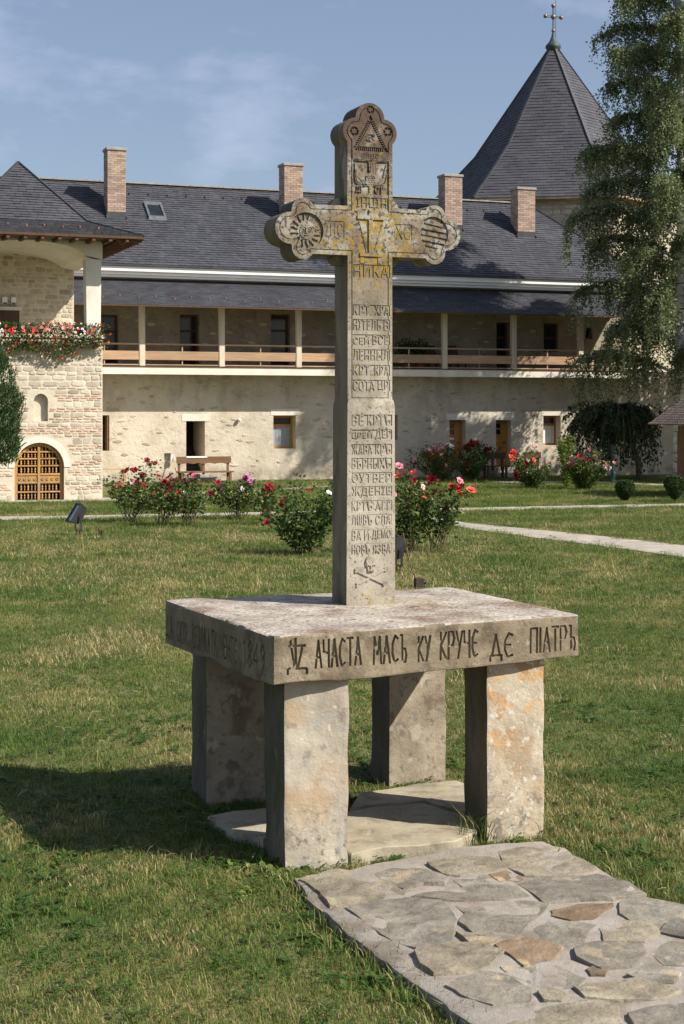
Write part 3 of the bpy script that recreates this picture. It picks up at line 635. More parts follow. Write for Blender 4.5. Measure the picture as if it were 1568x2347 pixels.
def wall_holes(mb, x0, x1, z0, z1, holes, y=0.0, deep=.5, mi=0, reveal_mi=0, step=1e9):
    """front face at y with openings (x0,x1,z0,z1[,deep]) and their reveals going in"""
    xs = sorted({x0, x1, *[min(max(h[0], x0), x1) for h in holes], *[min(max(h[1], x0), x1) for h in holes]})
    zs = sorted({z0, z1, *[min(max(h[2], z0), z1) for h in holes], *[min(max(h[3], z0), z1) for h in holes]})
    for a, b in zip(xs, xs[1:]):
        for c, d in zip(zs, zs[1:]):
            mx_, mz = (a + b) / 2, (c + d) / 2
            if any(h[0] < mx_ < h[1] and h[2] < mz < h[3] for h in holes): continue
            mb.poly([(a, y, c), (b, y, c), (b, y, d), (a, y, d)], mi)
    for h in holes:
        a, b, c, d = h[:4]; e = y + (h[4] if len(h) > 4 else deep)
        mb.poly([(a, y, c), (a, e, c), (a, e, d), (a, y, d)][::-1], reveal_mi); mb.poly([(b, y, c), (b, e, c), (b, e, d), (b, y, d)], reveal_mi)
        mb.poly([(a, y, d), (a, e, d), (b, e, d), (b, y, d)][::-1], reveal_mi); mb.poly([(a, y, c), (a, e, c), (b, e, c), (b, y, c)], reveal_mi)
        if len(h) > 5 and h[5]: mb.poly([(a, e, c), (b, e, c), (b, e, d), (a, e, d)], reveal_mi)
S0, S1 = -2.2, 30.0
GF = 4.0
low_open = [(-.35, .25, 1.13, 2.36, .45), (2.98, 3.66, .32, 2.15, 1.6), (6.2, 7.05, 1.15, 2.34, .42), (10.48, 11.03, 1.45, 2.36, .3), (2.19, 2.43, .77, 1.03, .18, 1),
            (13.12, 13.8, .40, 2.16, .45), (15.05, 15.7, .40, 2.15, .45), (17.06, 17.81, 1.19, 2.32, .45)]
UPY = .7
up_open_px = [(215, 272, 720), (413, 457, 720), (621, 665, 720), (845, 890, 725), (1138, 1168, 738), (1246, 1280, 740), (1342, 1358, 750)]
up_open_old = [(-.5, .57, 4.05, 5.86, .4), (2.76, 3.46, 4.05, 5.92, .4), (6.11, 6.83, 4.05, 5.97, .4), (9.3, 10.0, 4.05, 5.9, .4), (15.07, 15.62, 4.05, 5.87, .4), (17.07, 17.71, 4.8, 5.88, .3), (18.89, 19.2, 5.33, 5.74, .25)]
mb = MB(); wall_holes(mb, S0, S1, -.3, 3.95, low_open, 0.0)
mb.poly([(UPX if False else 21.3, .5, 3.95), (S1, .5, 3.95), (S1, .5, -.3), (21.3, .5, -.3)])
lower_wall = mb.build('lower_wall', MATS['plaster_wall'], wing)
up_open = []
for (xa, xb, yt), q in zip(up_open_px, up_open_old):
    sa, za = fac(xa, yt, UPY); sb_, _ = fac(xb, yt, UPY); up_open.append((sa, sb_, q[2] if q[2] > 4.1 else 4.03, za, q[4] - .08))
UPX = 21.3
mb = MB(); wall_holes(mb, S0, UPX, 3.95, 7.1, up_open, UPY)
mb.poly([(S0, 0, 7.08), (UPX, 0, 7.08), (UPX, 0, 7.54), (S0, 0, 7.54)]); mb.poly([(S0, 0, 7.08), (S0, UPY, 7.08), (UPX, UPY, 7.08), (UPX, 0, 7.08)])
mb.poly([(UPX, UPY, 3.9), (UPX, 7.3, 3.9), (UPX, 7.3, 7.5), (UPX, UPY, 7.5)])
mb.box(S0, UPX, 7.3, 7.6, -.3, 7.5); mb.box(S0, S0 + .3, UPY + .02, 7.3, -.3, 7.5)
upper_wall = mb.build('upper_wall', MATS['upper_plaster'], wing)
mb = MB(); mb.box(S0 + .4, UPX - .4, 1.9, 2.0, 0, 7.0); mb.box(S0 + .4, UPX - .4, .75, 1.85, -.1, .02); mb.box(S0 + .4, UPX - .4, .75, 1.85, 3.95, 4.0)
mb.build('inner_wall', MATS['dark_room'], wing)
# rubble stones that show through the rendering
def blob(w, h, th, n=8, seed=0):
    b = MB(); k = [(w / 2 * cos(2 * pi * i / n + .2) * (1 + .28 * noise.noise(Vector((i * 1.7, seed, 0)))), h / 2 * sin(2 * pi * i / n + .2) * (1 + .28 * noise.noise(Vector((i * 1.7, seed, 5))))) for i in range(n)]
    top_ = [(x * .72, z * .72) for x, z in k]
    for i in range(n):
        j = (i + 1) % n
        b.poly([(k[i][0], .004, k[i][1]), (k[j][0], .004, k[j][1]), (top_[j][0], -th, top_[j][1]), (top_[i][0], -th, top_[i][1])])
    b.poly([(x, -th, z) for x, z in top_])
    return b.mesh('stone', MATS['wall_stone'])
blobs = [blob(U(.16, .36), U(.07, .15), U(.010, .022), seed=i * 3.1) for i in range(14)]
def scatter_stones(parent, n, x0, x1, z0, z1, holes, y=0.0):
    k = 0; pts = []
    while k < n:
        x, z = U(x0, x1), U(z0, z1)
        if any(h[0] - .2 < x < h[1] + .2 and h[2] - .12 < z < h[3] + .2 for h in holes): continue
        if any(abs(x - a) < .33 and abs(z - b) < .14 for a, b in pts): continue
        pts.append((x, z)); k += 1
        o = link('stone', random.choice(blobs), parent, loc=(x, y, z)); o.rotation_euler = (0, U(-.15, .15), 0); o.scale = (U(.7, 1.2), 1, U(.7, 1.2))
random.seed(21)
scatter_stones(lower_wall, 130, .1, 21, .2, 3.6, low_open)
scatter_stones(upper_wall, 90, .1, 21, 4.3, 5.9, up_open, UPY)
mb = MB(); mb.box(UPX, S1, .05, .5, 3.955, 4.05); mb.build('wall_coping', MATS['chimney_cap'], wing)
# lintels
for x0, x1, z in ((2.82, 3.85, 2.15), (12.98, 13.92, 2.17), (14.93, 15.85, 2.16), (6.1, 7.2, 2.345), (16.98, 17.9, 2.325)):
    mb = MB(); mb.box(x0, x1, -.012, .2, z, z + .24); mb.build('lintel', MATS['lime_white'], wing, bevel=.01)
# doors and windows
def window(x0, x1, z0, z1, y, cur, fr='orange_wood', sill_to=.35):
    f = MB(); w = .075
    f.box(x0, x1, y - .05, y, z1 - w, z1); f.box(x0, x1, y - .05, y, z0, z0 + w); f.box(x0, x0 + w, y - .05, y, z0 + w, z1 - w); f.box(x1 - w, x1, y - .05, y, z0 + w, z1 - w)
    zt = z0 + (z1 - z0) * .66; f.box(x0 + w, x1 - w, y - .06, y - .005, zt, zt + .09)
    fo = f.build('window', MATS[fr], wing, bevel=.005)
    g = MB(); g.box(x0 + w, x1 - w, y - .024, y - .018, z0 + w, z1 - w); g.build('pane', MATS['glass_dark'], fo)
    if cur:
        c = MB(); n = 12; ww = (x1 - x0 - 2 * w) / n
        for i in range(n):
            dy = .006 * (i % 2)
            c.poly([(x0 + w + i * ww, y - .029 - dy, z0 + w + .002), (x0 + w + (i + 1) * ww, y - .029 - .006 + dy, z0 + w + .002), (x0 + w + (i + 1) * ww, y - .029 - .006 + dy, zt), (x0 + w + i * ww, y - .029 - dy, zt)])
        c.build('curtain', MATS[cur], fo)
window(6.2, 7.05, 1.15, 2.34, .42, 'curtain_grey'); window(17.06, 17.81, 1.19, 2.32, .45, 'curtain')
window(-.35, .25, 1.13, 2.36, .45, None, 'dark_wood')
mb = MB(); mb.box(.18, .246, .03, .45, 1.14, 2.35); mb.build('shutter', MATS['old_wood'], wing)
mb = MB(); mb.box(10.5, 11.0, .2, .28, 1.46, 2.35); mb.build('shutter', MATS['dark_wood'], wing)
for k, (x0, x1) in enumerate(((13.12, 13.8), (15.05, 15.7))):
    d = MB(); n = 4; w = (x1 - x0 - .08) / n
    for i in range(n): d.box(x0 + .04 + i * w + .003, x0 + .04 + (i + 1) * w - .003, .38, .42, .42, 2.12)
    d.box(x0, x0 + .04, .36, .44, .4, 2.15); d.box(x1 - .04, x1, .36, .44, .4, 2.15); d.box(x0 + .05, x1 - .05, .365, .38, .6, .68); d.box(x0 + .05, x1 - .05, .365, .38, 1.32, 1.40)
    dm = d.build('door', MATS['orange_wood'], wing)
    for z in (1.62, 1.86):
        g = MB(); g.box(x0 + .18, x0 + .36, .368, .379, z, z + .17); g.build('pane', MATS['glass_dark'], dm)
        g = MB(); g.box(x0 + .155, x0 + .178, .362, .379, z - .02, z + .19); g.box(x0 + .362, x0 + .385, .362, .379, z - .02, z + .19); g.box(x0 + .178, x0 + .362, .362, .379, z - .022, z - .001); g.box(x0 + .178, x0 + .362, .362, .379, z + .171, z + .19); g.build('frame', MATS['orange_wood'], dm)
    g = MB(); g.box(x0 + .5, x0 + .56, .34, .379, 1.28, 1.33); g.build('handle', MATS['iron'], dm)
    if k == 0:
        g = MB(); g.box(x0 + .17, x0 + .36, .370, .377, 1.42, 1.50); g.build('notice', MATS['white_paint'], dm)
# open door: stairs going up in the dark
mb = MB()
for i in range(8): mb.box(3.0, 3.64, .5 + i * .16, .66 + i * .16, .3 + i * .0, .40 + i * .13)
mb.build('stairs', MATS['dark_room'], wing)
for x0, x1, z0, z1, y in [(q[0], q[1], q[2], q[3], UPY + q[4] - .02) for q in up_open]:
    f = MB(); w = .07
    f.box(x0, x1, y - .05, y, z1 - w, z1); f.box(x0, x1, y - .05, y, z0, z0 + w); f.box(x0, x0 + w, y - .05, y, z0 + w, z1 - w); f.box(x1 - w, x1, y - .05, y, z0 + w, z1 - w)
    if z1 - z0 > 1: f.box(x0 + w, x1 - w, y - .05, y, z1 - .62, z1 - .54)
    fo = f.build('window', MATS['dark_wood'], wing)
    g = MB(); g.box(x0 + w, x1 - w, y - .022, y - .016, z0 + w, z1 - w); g.build('pane', MATS['glass_dark'], fo)
# gallery
GK = -1.0
mb = MB(); mb.box(S0 + .1, 21.0, GK + .06, UPY - .002, 3.96, 4.02); mb.box(S0 + .1, 21.0, GK + .06, -.002, 3.86, 3.95); mb.build('gallery_floor', MATS['soffit_wood'], wing)
mb = MB(); mb.box(S0 + .1, 21.0, GK, GK + .058, 3.76, 4.02); mb.build('gallery_beam', MATS['lime_white'], wing, bevel=.006)
mb = MB(); mb.box(S0 + .1, 21.0, GK - .03, GK + .1, 4.022, 4.05); mb.build('gallery_edge', MATS['dark_wood'], wing)
posts = [-1.65 + 2.83 * i for i in range(9)]
post_m = MB(); post_m.hexa([(-.10, -.085, 0), (.10, -.085, 0), (.10, .085, 0), (-.10, .085, 0), (-.10, -.085, 2.3), (.10, -.085, 2.3), (.10, .085, 2.3), (-.10, .085, 2.3)])
pm = post_m.mesh('gallery_post', MATS['post_wood'])
jm = MB(); jm.bar((0, .95, 3.80), (0, .06, 3.80), .09, .12); jme = jm.mesh('joist', MATS['post_wood'])
rm = MB(); rm.box(.105, 2.725, -.02, .02, 0, .055); rme = rm.mesh('hand_rail', MATS['rail_wood'])
bm_ = MB(); bm_.box(.105, 2.725, -.012, .022, 0, .30); bme = bm_.mesh('railing_board', MATS['rail_wood'])
lm = MB(); lm.box(.105, 2.725, -.015, .02, 0, .035); lme = lm.mesh('lower_rail', MATS['rail_wood'])
sm = MB(); sm.box(-.02, .02, -.018, .018, 0, .74); sme = sm.mesh('baluster', MATS['rail_wood'])
for i, s in enumerate(posts):
    if i: 
        link('gallery_post', pm, wing, bevel=.008, loc=(s, GK + .10, 4.05))
        br = MB(); br.box(s + .05, s + .16, GK - .5, GK + .18, 6.13, 6.22); br.build('beam_end', MATS['post_wood'], wing)
    link('joist', jme, wing, loc=(s, GK, 0))
    if i == 8: break
    link('hand_rail', rme, wing, loc=(s, GK + .06, 4.77)); link('railing_board', bme, wing, loc=(s, GK + .05, 4.26)); link('lower_rail', lme, wing, loc=(s, GK + .06, 4.075))
    link('baluster', sme, wing, loc=(s + 1.42, GK + .095, 4.05))
    if i == 0: link('baluster', sme, wing, loc=(-.12, GK + .095, 4.05))
mb = MB(); mb.box(S0 + .1, 21.0, GK + .02, GK + .18, 6.36, 6.5); mb.build('plate_beam', MATS['dark_wood'], wing)
# roofs: courses of slates over a boarded deck
def slates(mb, A, B, Cc, D, course, width, th=.026, jit=.12, gap=.004):
    """A,B eave left/right; D,C ridge left/right"""
    A, B, Cc, D = map(Vector, (A, B, Cc, D)); nrm = (B - A).cross(D - A).normalized()
    if nrm.z < 0: nrm = -nrm
    L = ((D - A).length + (Cc - B).length) / 2; n = max(1, int(round(L / course)))
    wid0 = max((B - A).length, (Cc - D).length)
    for i in range(n):
        a0, b0 = A.lerp(D, i / n), B.lerp(Cc, i / n); f1 = min(1, (i + 1.05) / n); a1, b1 = A.lerp(D, f1), B.lerp(Cc, f1)
        w = (b0 - a0).length; k = max(1, int(round(w / width)))
        cuts_ = [0] + [min(1, max(0, (j + (.5 if i % 2 else 0) + U(-jit, jit)) / k)) for j in range(1, k)] + [1]
        for c0, c1 in zip(cuts_, cuts_[1:]):
            if c1 - c0 < 1e-4: continue
            g = gap / max(.01, w); h = th * U(.75, 1.35); h2 = th * U(.1, .25)
            p0 = a0.lerp(b0, c0 + g) + nrm * h; p1 = a0.lerp(b0, c1 - g) + nrm * h * U(.85, 1.15)
            q0 = a1.lerp(b1, c0 + g) + nrm * h2; q1 = a1.lerp(b1, c1 - g) + nrm * h2
            i0 = len(mb.v); mb.v += [tuple(p0), tuple(p1), tuple(q1), tuple(q0), tuple(p0 - nrm * h), tuple(p1 - nrm * h)]
            mb.f += [(i0, i0 + 1, i0 + 2, i0 + 3), (i0 + 4, i0 + 5, i0 + 1, i0)]; mb.m += [0, 0]
EZ, RZ, ET, RT = 7.56, 10.95, -.5, 3.8
roof = MB(); XL, XR = -7.5, 21.6
E0, E1, G0, G1 = (XL, ET, EZ), (XR, ET, EZ), (XL, RT, RZ), (18.3, RT, RZ); K0, K1 = (XL, 2 * RT - ET, EZ), (XR, 2 * RT - ET, EZ)
roof.poly([E0, E1, G1, G0]); roof.poly([E1, K1, G1]); roof.poly([K1, K0, G0, G1]); roof.poly([E0, K0, K1, E1][::1])
ro = roof.build('roof', MATS['roof_metal'], wing)
sl = MB(); slates(sl, E0, E1, G1, G0, .165, .24); slates(sl, E1, K1, G1, tuple(Vector(G1) + Vector((0, .02, 0))), .165, .27)
stuff(sl.build('slates', MATS['slate'], ro))
rc = MB()
for i in range(60):
    x = XL + i * (G1[0] - XL) / 60; rc.box(x, x + (G1[0] - XL) / 60 - .01, RT - .12, RT + .12, RZ + .01, RZ + .055 + .01 * (i % 2))
rc.build('ridge_tiles', MATS['chimney_cap'], ro)
hp = MB(); hp.bar(Vector(E1) + Vector((0, 0, .03)), Vector(G1) + Vector((0, 0, .03)), .09, .05); hp.build('hip_cap', MATS['roof_metal'], ro)
# snow hooks along the upper and lower courses
hk = MB(); hk.hexa([(-.05, 0, 0), (.05, 0, 0), (.05, .16, .125), (-.05, .16, .125), (-.012, 0, .09), (.012, 0, .09), (.03, .16, .135), (-.03, .16, .135)]); hkm = hk.mesh('roof_vent', MATS['roof_metal'])
for i in range(28):
    x = -1.2 + i * .72
    link('roof_vent', hkm, ro, loc=(x, 3.1, EZ + (RZ - EZ) * (3.1 - ET) / (RT - ET) + .02))
def on_roof(t): return EZ + (RZ - EZ) * (t - ET) / (RT - ET)
gl = MB(); gl.box(S0 + .1, 21.2, ET - .03, ET + .03, EZ - .06, EZ + .0); gl.build('eave_board', MATS['roof_metal'], wing)
cn_ = MB()
for z0, z1, y in ((7.12, 7.21, -.30), (7.211, 7.31, -.38), (7.311, 7.495, -.455)): cn_.box(S0 + .1, 21.0, y, -.003, z0, z1)
cn_.build('cornice', MATS['white_paint'], wing, bevel=.02)
gz0, gz1, gt0, gt1 = 6.07, 7.08, GK - .95, -.004
gr = MB(); g0, g1, g2, g3 = (S0 + .1, gt0, gz0), (21.1, gt0, gz0), (21.1, gt1, gz1), (S0 + .1, gt1, gz1)
gr.poly([g0, g1, g2, g3]); dn = Vector((0, 0, -.05)); gr.poly([Vector(q) + dn for q in (g3, g2, g1, g0)]); gr.poly([Vector(g0) + dn, Vector(g1) + dn, g1, g0])
gr.poly([g1, Vector(g1) + dn, Vector(g2) + dn, g2]); gro = gr.build('gallery_roof', MATS['dark_wood'], wing)
sl = MB(); slates(sl, g0, g1, g2, g3, .10, .24, th=.018); stuff(sl.build('slates', MATS['slate'], gro))
pk = MB(); pk.box(-.018, .018, 0, .05, 0, .07); pkm = pk.mesh('snow_guard', MATS['rust_clip'])
for i in range(34):
    x = -.3 + i * .62; t = gt0 + .42 + .16 * (i % 2)
    link('snow_guard', pkm, gro, loc=(x, t, gz0 + (gz1 - gz0) * (t - gt0) / (gt1 - gt0) + .01))
# skylight
f0 = 2.08; sk = MB()
def rp(x, t, h=.0): return Vector((x, t, on_roof(t) + h))
def roof_box(mb, x0, x1, t0, t1, h0, h1): mb.hexa([rp(x0, t0, h0), rp(x1, t0, h0), rp(x1, t1, h0), rp(x0, t1, h0), rp(x0, t0, h1), rp(x1, t0, h1), rp(x1, t1, h1), rp(x0, t1, h1)])
roof_box(sk, 2.08, 2.74, 1.82, 1.90, 0, .12); roof_box(sk, 2.08, 2.74, 2.57, 2.66, 0, .13); roof_box(sk, 2.08, 2.16, 1.9, 2.57, 0, .12); roof_box(sk, 2.66, 2.74, 1.9, 2.57, 0, .12)
M('zinc', [(.4, (.16, .17, .18)), (.6, (.23, .245, .255))], scale=6, rough=.4, metal=.6)
sko = sk.build('skylight', MATS['zinc'], ro)
g = MB(); roof_box(g, 2.165, 2.655, 1.905, 2.565, .05, .07); g.build('pane', MATS['glass_dark'], ro)
# chimneys
def bricks_on(mb, x0, x1, y0, y1, z0, z1, bl=.24, bh=.068, jt=.010):
    n = int((z1 - z0) / (bh + jt)); per = [((x0, y0), (x1, y0)), ((x1, y0), (x1, y1)), ((x1, y1), (x0, y1)), ((x0, y1), (x0, y0))]
    for r in range(n):
        z = z0 + r * (z1 - z0) / n; zt = z + (z1 - z0) / n - jt
        for a, b in per:
            a = Vector(a); b = Vector(b); L = (b - a).length; d = (b - a) / L; nn = Vector((d.y, -d.x)); x = -(bl / 2) * (r % 2)
            while x < L:
                p, q = max(0, x), min(L, x + bl - jt); x += bl
                if q - p < .02: continue
                o = U(.006, .014); pa, pb = a + d * p + nn * o, a + d * q + nn * o; pi_, qi = a + d * p, a + d * q
                i0 = len(mb.v); mb.v += [(*pa, z), (*pb, z), (*pb, zt), (*pa, zt), (*pi_, z), (*qi, z), (*qi, zt), (*pi_, zt)]
                mb.f += [(i0, i0 + 1, i0 + 2, i0 + 3), (i0 + 3, i0 + 2, i0 + 6, i0 + 7), (i0, i0 + 4, i0 + 5, i0 + 1), (i0 + 1, i0 + 5, i0 + 6, i0 + 2), (i0 + 4, i0, i0 + 3, i0 + 7)]; mb.m += [0] * 5
def chimney(xl, xr, t, ytop, xside):
    s0 = fac(xl, 480, t)[0]; s1 = fac(xr, 480, t)[0]; zt = fac((xl + xr) / 2, ytop, t)[1]; dep = .62
    zb = on_roof(t) - .1
    c = MB(); c.box(s0, s1, t, t + dep, zb, zt - .10); co = c.build('chimney', MATS['chimney_mortar'], wing)
    b = MB(); bricks_on(b, s0, s1, t, t + dep, on_roof(t) + .22, zt - .10); stuff(b.build('bricks', MATS['chimney_brick'], co))
    k = MB(); k.box(s0 - .05, s1 + .05, t - .05, t + dep + .05, zt - .10, zt); k.build('cap', MATS['chimney_cap'], co, bevel=.015)
    f = MB(); f.box(s0 - .025, s1 + .025, t - .025, t + .1, zb + .05, on_roof(t) + .22)
    for x in (s0 - .06, s1 + .02): f.hexa([(x, t - .1, on_roof(t - .1)), (x + .04, t - .1, on_roof(t - .1)), (x + .04, t + dep, on_roof(t + dep)), (x, t + dep, on_roof(t + dep)), (x, t - .1, on_roof(t - .1) + .1), (x + .04, t - .1, on_roof(t - .1) + .1), (x + .04, t + dep, on_roof(t + dep) + .14), (x, t + dep, on_roof(t + dep) + .14)])
    f.build('flashing', MATS['roof_metal'], co)
chimney(247, 288, 1.86, 338, 231); chimney(652, 694, 1.9, 374, 619); chimney(1020, 1059, 2.0, 399, 1001); chimney(1187, 1226, 1.78, 429, 1175)

# ------------------------------------------------------------------ stone walls laid piece by piece
def block_mesh(w, h, mat, seed, d=.05):
    """stone face with broken corners, proud by d, lying in the xz plane round its middle"""
    b = MB(); n = []
    for sx, sz in ((-1, -1), (0, -1), (1, -1), (1, 0), (1, 1), (0, 1), (-1, 1), (-1, 0)):
        k = Vector((sx * 1.3 + seed, sz * 2.1, seed)); c = (.86 + .13 * noise.noise(k * 3.7)) if sx and sz else 1.0
        n.append((sx * w / 2 * c * (1 + .05 * noise.noise(k)), sz * h / 2 * c * (1 + .24 * noise.noise(k + Vector((5, 5, 5))))))
    ins = min(w, h) * .16; t_ = [(x * (1 - 2 * ins / w), z * (1 - 2 * ins / h)) for x, z in n]
    for i in range(8):
        j = (i + 1) % 8
        b.poly([(n[i][0], 0, n[i][1]), (n[j][0], 0, n[j][1]), (n[j][0] * .985, -d * .6, n[j][1] * .97), (n[i][0] * .985, -d * .6, n[i][1] * .97)])
        b.poly([(n[i][0] * .985, -d * .6, n[i][1] * .97), (n[j][0] * .985, -d * .6, n[j][1] * .97), (t_[j][0], -d, t_[j][1]), (t_[i][0], -d, t_[i][1])])
    b.poly([(x, -d, z) for x, z in t_])
    return b.mesh('stone', MATS[mat])
BM = {m: [block_mesh(1, 1, m, i * 2.3 + .4, 1.0) for i in range(12)] for m in ('block_stone', 'dark_block_stone', 'brick_stone')}
def lay_wall(parent, rows, x0, x1, y, inside, place=None, limit=300, rot=None):
    """rows of (z0, z1, min width, max width, material picker, name)"""
    count = 0; rest = {}
    for (z0, z1, w0, w1, mats) in rows:
        x = x0 + (U(-w1, 0))
        while x < x1:
            w = U(w0, w1); a, b = max(x, x0), min(x + w, x1); x += w
            if b - a < .05: continue
            m = random.choice(mats); cx, cz = (a + b) / 2, (z0 + z1) / 2
            if not inside(a, b, z0, z1): continue
            if a < -2.85:                                  # past the left edge of the picture: joined
                me = random.choice(BM[m]); R_mb = rest.setdefault(m, MB()); i0 = len(R_mb.v); sc3 = ((b - a - .018), .014, (z1 - z0 - .014) * U(.85, 1))
                R_mb.v += [(cx + v.co.x * sc3[0], y + v.co.y * sc3[1], cz + v.co.z * sc3[2]) for v in me.vertices]
                for p in me.polygons: R_mb.f.append(tuple(i0 + k for k in p.vertices)); R_mb.m.append(0)
                continue
            o = link('brick' if m == 'brick_stone' else 'stone', random.choice(BM[m]), parent, loc=(cx, y, cz + U(-.012, .012)))
            o.scale = ((b - a - .018) , U(.006, .02), (z1 - z0 - .014) * U(.80, 1.06)); o.rotation_euler = (0, U(-.05, .05), 0); count += 1
    for m, r in rest.items(): stuff(r.build('bricks' if m == 'brick_stone' else 'stones', MATS[m], parent))
    return count

# ------------------------------------------------------------------ entrance tower block at the left
GP = (-6.79, 44.55)
gate_house = thing('gatehouse', 'square stone gatehouse with arched doorway, flower parapet and hipped slate roof', 'building', (GP[0], GP[1], 0), BA)
GW = -4.2
arch_c, arch_r, arch_spring = -1.78, .69, .93
def arch_hw(z): return arch_r if z < arch_spring else math.sqrt(max(0, arch_r ** 2 - (z - arch_spring) ** 2))
# front wall with arch and niche: cut as an outline
def round_top(c, r, z0, zs, n=12): return [(c + r, z0)] + [(c + r * cos(pi * i / n), zs + r * sin(pi * i / n)) for i in range(n + 1)] + [(c - r, z0)]
def front_with_arch(mb, x0, x1, z0, z1, arcs, y, deep):
    cols = sorted({x0, x1, *[p[0] for a in arcs for p in a['pts']]})
    for a, b in zip(cols, cols[1:]):
        spans = [(z0, z0, z1, z1)]
        for A in arcs:
            if A['c'] - A['r'] - 1e-6 <= a and b <= A['c'] + A['r'] + 1e-6:
                f = lambda x: A['zs'] + math.sqrt(max(0, A['r'] ** 2 - (x - A['c']) ** 2))
                new = []
                for (la, lb, ha, hb) in spans:
                    if A['z0'] > la + 1e-6: new.append((la, lb, A['z0'], A['z0']))
                    new.append((f(a), f(b), ha, hb))
                spans = [q for q in new]
                # keep only non-overlapping pieces in order
        for la, lb, ha, hb in spans:
            if ha - la > 1e-4 or hb - lb > 1e-4: mb.poly([(a, y, la), (b, y, lb), (b, y, hb), (a, y, ha)])
    for A in arcs:
        p = A['pts'] + ([A['pts'][0]] if A['z0'] > z0 else [])
        for q, r in zip(p, p[1:]): mb.poly([(q[0], y, q[1]), (q[0], y + A['d'], q[1]), (r[0], y + A['d'], r[1]), (r[0], y, r[1])])
        if A.get('back'): mb.poly([(x, y + A['d'], z) for x, z in A['pts']][::-1])
A1 = dict(c=arch_c, r=arch_r, z0=-.1, zs=arch_spring, d=.6, pts=round_top(arch_c, arch_r, -.1, arch_spring))
A2 = dict(c=-1.74, r=.20, z0=2.22, zs=2.79, d=.16, back=1, pts=round_top(-1.74, .20, 2.22, 2.79, 8))
mb = MB()
def col_wall(x0, x1):
    pass
front_with_arch(mb, GW, 0, -.1, 2.0, [A1], 0, .6); front_with_arch(mb, GW, 0, 2.0, 4.55, [A2], 0, .2)
mb.poly([(0, 0, -.1), (0, 9.5, -.1), (0, 9.5, 4.55), (0, 0, 4.55)]); mb.poly([(GW, 0, -.1), (GW, 0, 4.55), (GW, 9.5, 4.55), (GW, 9.5, -.1)])
mb.box(GW + .01, -.01, .3, 9.4, 4.30, 4.45)
mb.poly([(-.05, 4, 4.45), (-.05, 9.5, 4.45), (-.05, 9.5, 7.4), (-.05, 4, 7.4)]); mb.poly([(GW, 4, 4.45), (GW, 4, 7.4), (GW, 9.5, 7.4), (GW, 9.5, 4.45)])
gwall = mb.build('wall', MATS['mortar'], gate_house)
mb = MB(); mb.poly([(GW, 4, 4.45), (-.05, 4, 4.45), (-.05, 4, 7.4), (GW, 4, 7.4)]); lwall = mb.build('loggia_wall', MATS['mortar'], gate_house)
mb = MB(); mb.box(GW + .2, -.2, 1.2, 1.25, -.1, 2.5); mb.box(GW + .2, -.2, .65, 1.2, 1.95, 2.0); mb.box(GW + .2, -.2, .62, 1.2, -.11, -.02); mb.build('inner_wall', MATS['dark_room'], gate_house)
random.seed(5)
def gate_free(a, b, z0, z1):
    cx, cz = (a + b) / 2, (z0 + z1) / 2
    for x in (a, cx, b):
        for z in (z0, cz, z1):
            if z < arch_spring: 
                if abs(x - arch_c) < arch_r + .02: return False
            elif math.hypot(x - arch_c, z - arch_spring) < arch_r + .19: return False
            if abs(x + 1.74) < .21 and 2.18 < z < 2.79 or math.hypot(x + 1.74, z - 2.79) < .30: return False
    return True
rows = []; z = 0.0
ST, BR, DK = 'block_stone', 'brick_stone', 'dark_block_stone'
plan = [(.16, .14, .38, [ST, ST, DK]), (.13, .14, .34, [ST]), (.065, .16, .26, [BR]), (.065, .16, .26, [BR, BR, ST]), (.11, .14, .32, [ST, DK]), (.15, .22, .46, [ST]), (.065, .16, .26, [BR]), (.065, .16, .26, [BR, ST]), (.09, .14, .30, [ST, ST, DK]),
        (.08, .14, .3, [ST]), (.065, .16, .26, [BR]), (.065, .16, .26, [BR]), (.17, .24, .5, [ST]), (.07, .14, .26, [BR, ST]), (.07, .14, .26, [ST]), (.075, .14, .26, [BR]), (.07, .14, .28, [BR, ST]), (.20, .22, .55, [ST, ST, DK]), (.09, .14, .30, [DK, ST]), (.065, .16, .26, [BR]),
        (.065, .16, .26, [BR]), (.065, .16, .26, [BR]), (.13, .18, .42, [ST, DK, ST]), (.07, .14, .26, [ST]), (.065, .16, .26, [BR]), (.16, .18, .42, [ST, ST, DK]), (.065, .16, .26, [BR]), (.065, .16, .26, [BR]), (.17, .20, .42, [ST]), (.065, .16, .26, [BR, ST]), (.065, .16, .26, [BR]), (.065, .16, .26, [BR, BR, ST]),
        (.14, .15, .36, [DK, ST]), (.08, .14, .3, [ST]), (.17, .22, .5, [ST]), (.15, .18, .4, [ST]), (.10, .14, .3, [ST, ST, DK]), (.16, .18, .42, [ST]), (.10, .14, .3, [ST]), (.19, .13, .26, [ST, DK, ST]), (.07, .14, .28, [ST]), (.10, .14, .3, [ST, DK]), (.09, .14, .3, [ST]), (.11, .14, .32, [ST]), (.08, .14, .3, [ST, DK])]
for h, w0, w1, mm in plan:
    if z + h > 4.5: break
    rows.append((z, z + h, w0, w1, mm)); z += h
if z < 4.5: rows.append((z, 4.52, .14, .3, [ST]))
lay_wall(gwall, rows, GW + .01, -.004, 0, gate_free)
rows = []; z = 4.75
while z < 7.3:
    h = U(.09, .18); rows.append((z, z + h, .16, .42, [ST, ST, DK])); z += h
lay_wall(lwall, rows, GW + .01, -.06, 4.0, lambda a, b, z0, z1: not (b > -2.6 and a < -1.70 and z0 < 5.6))
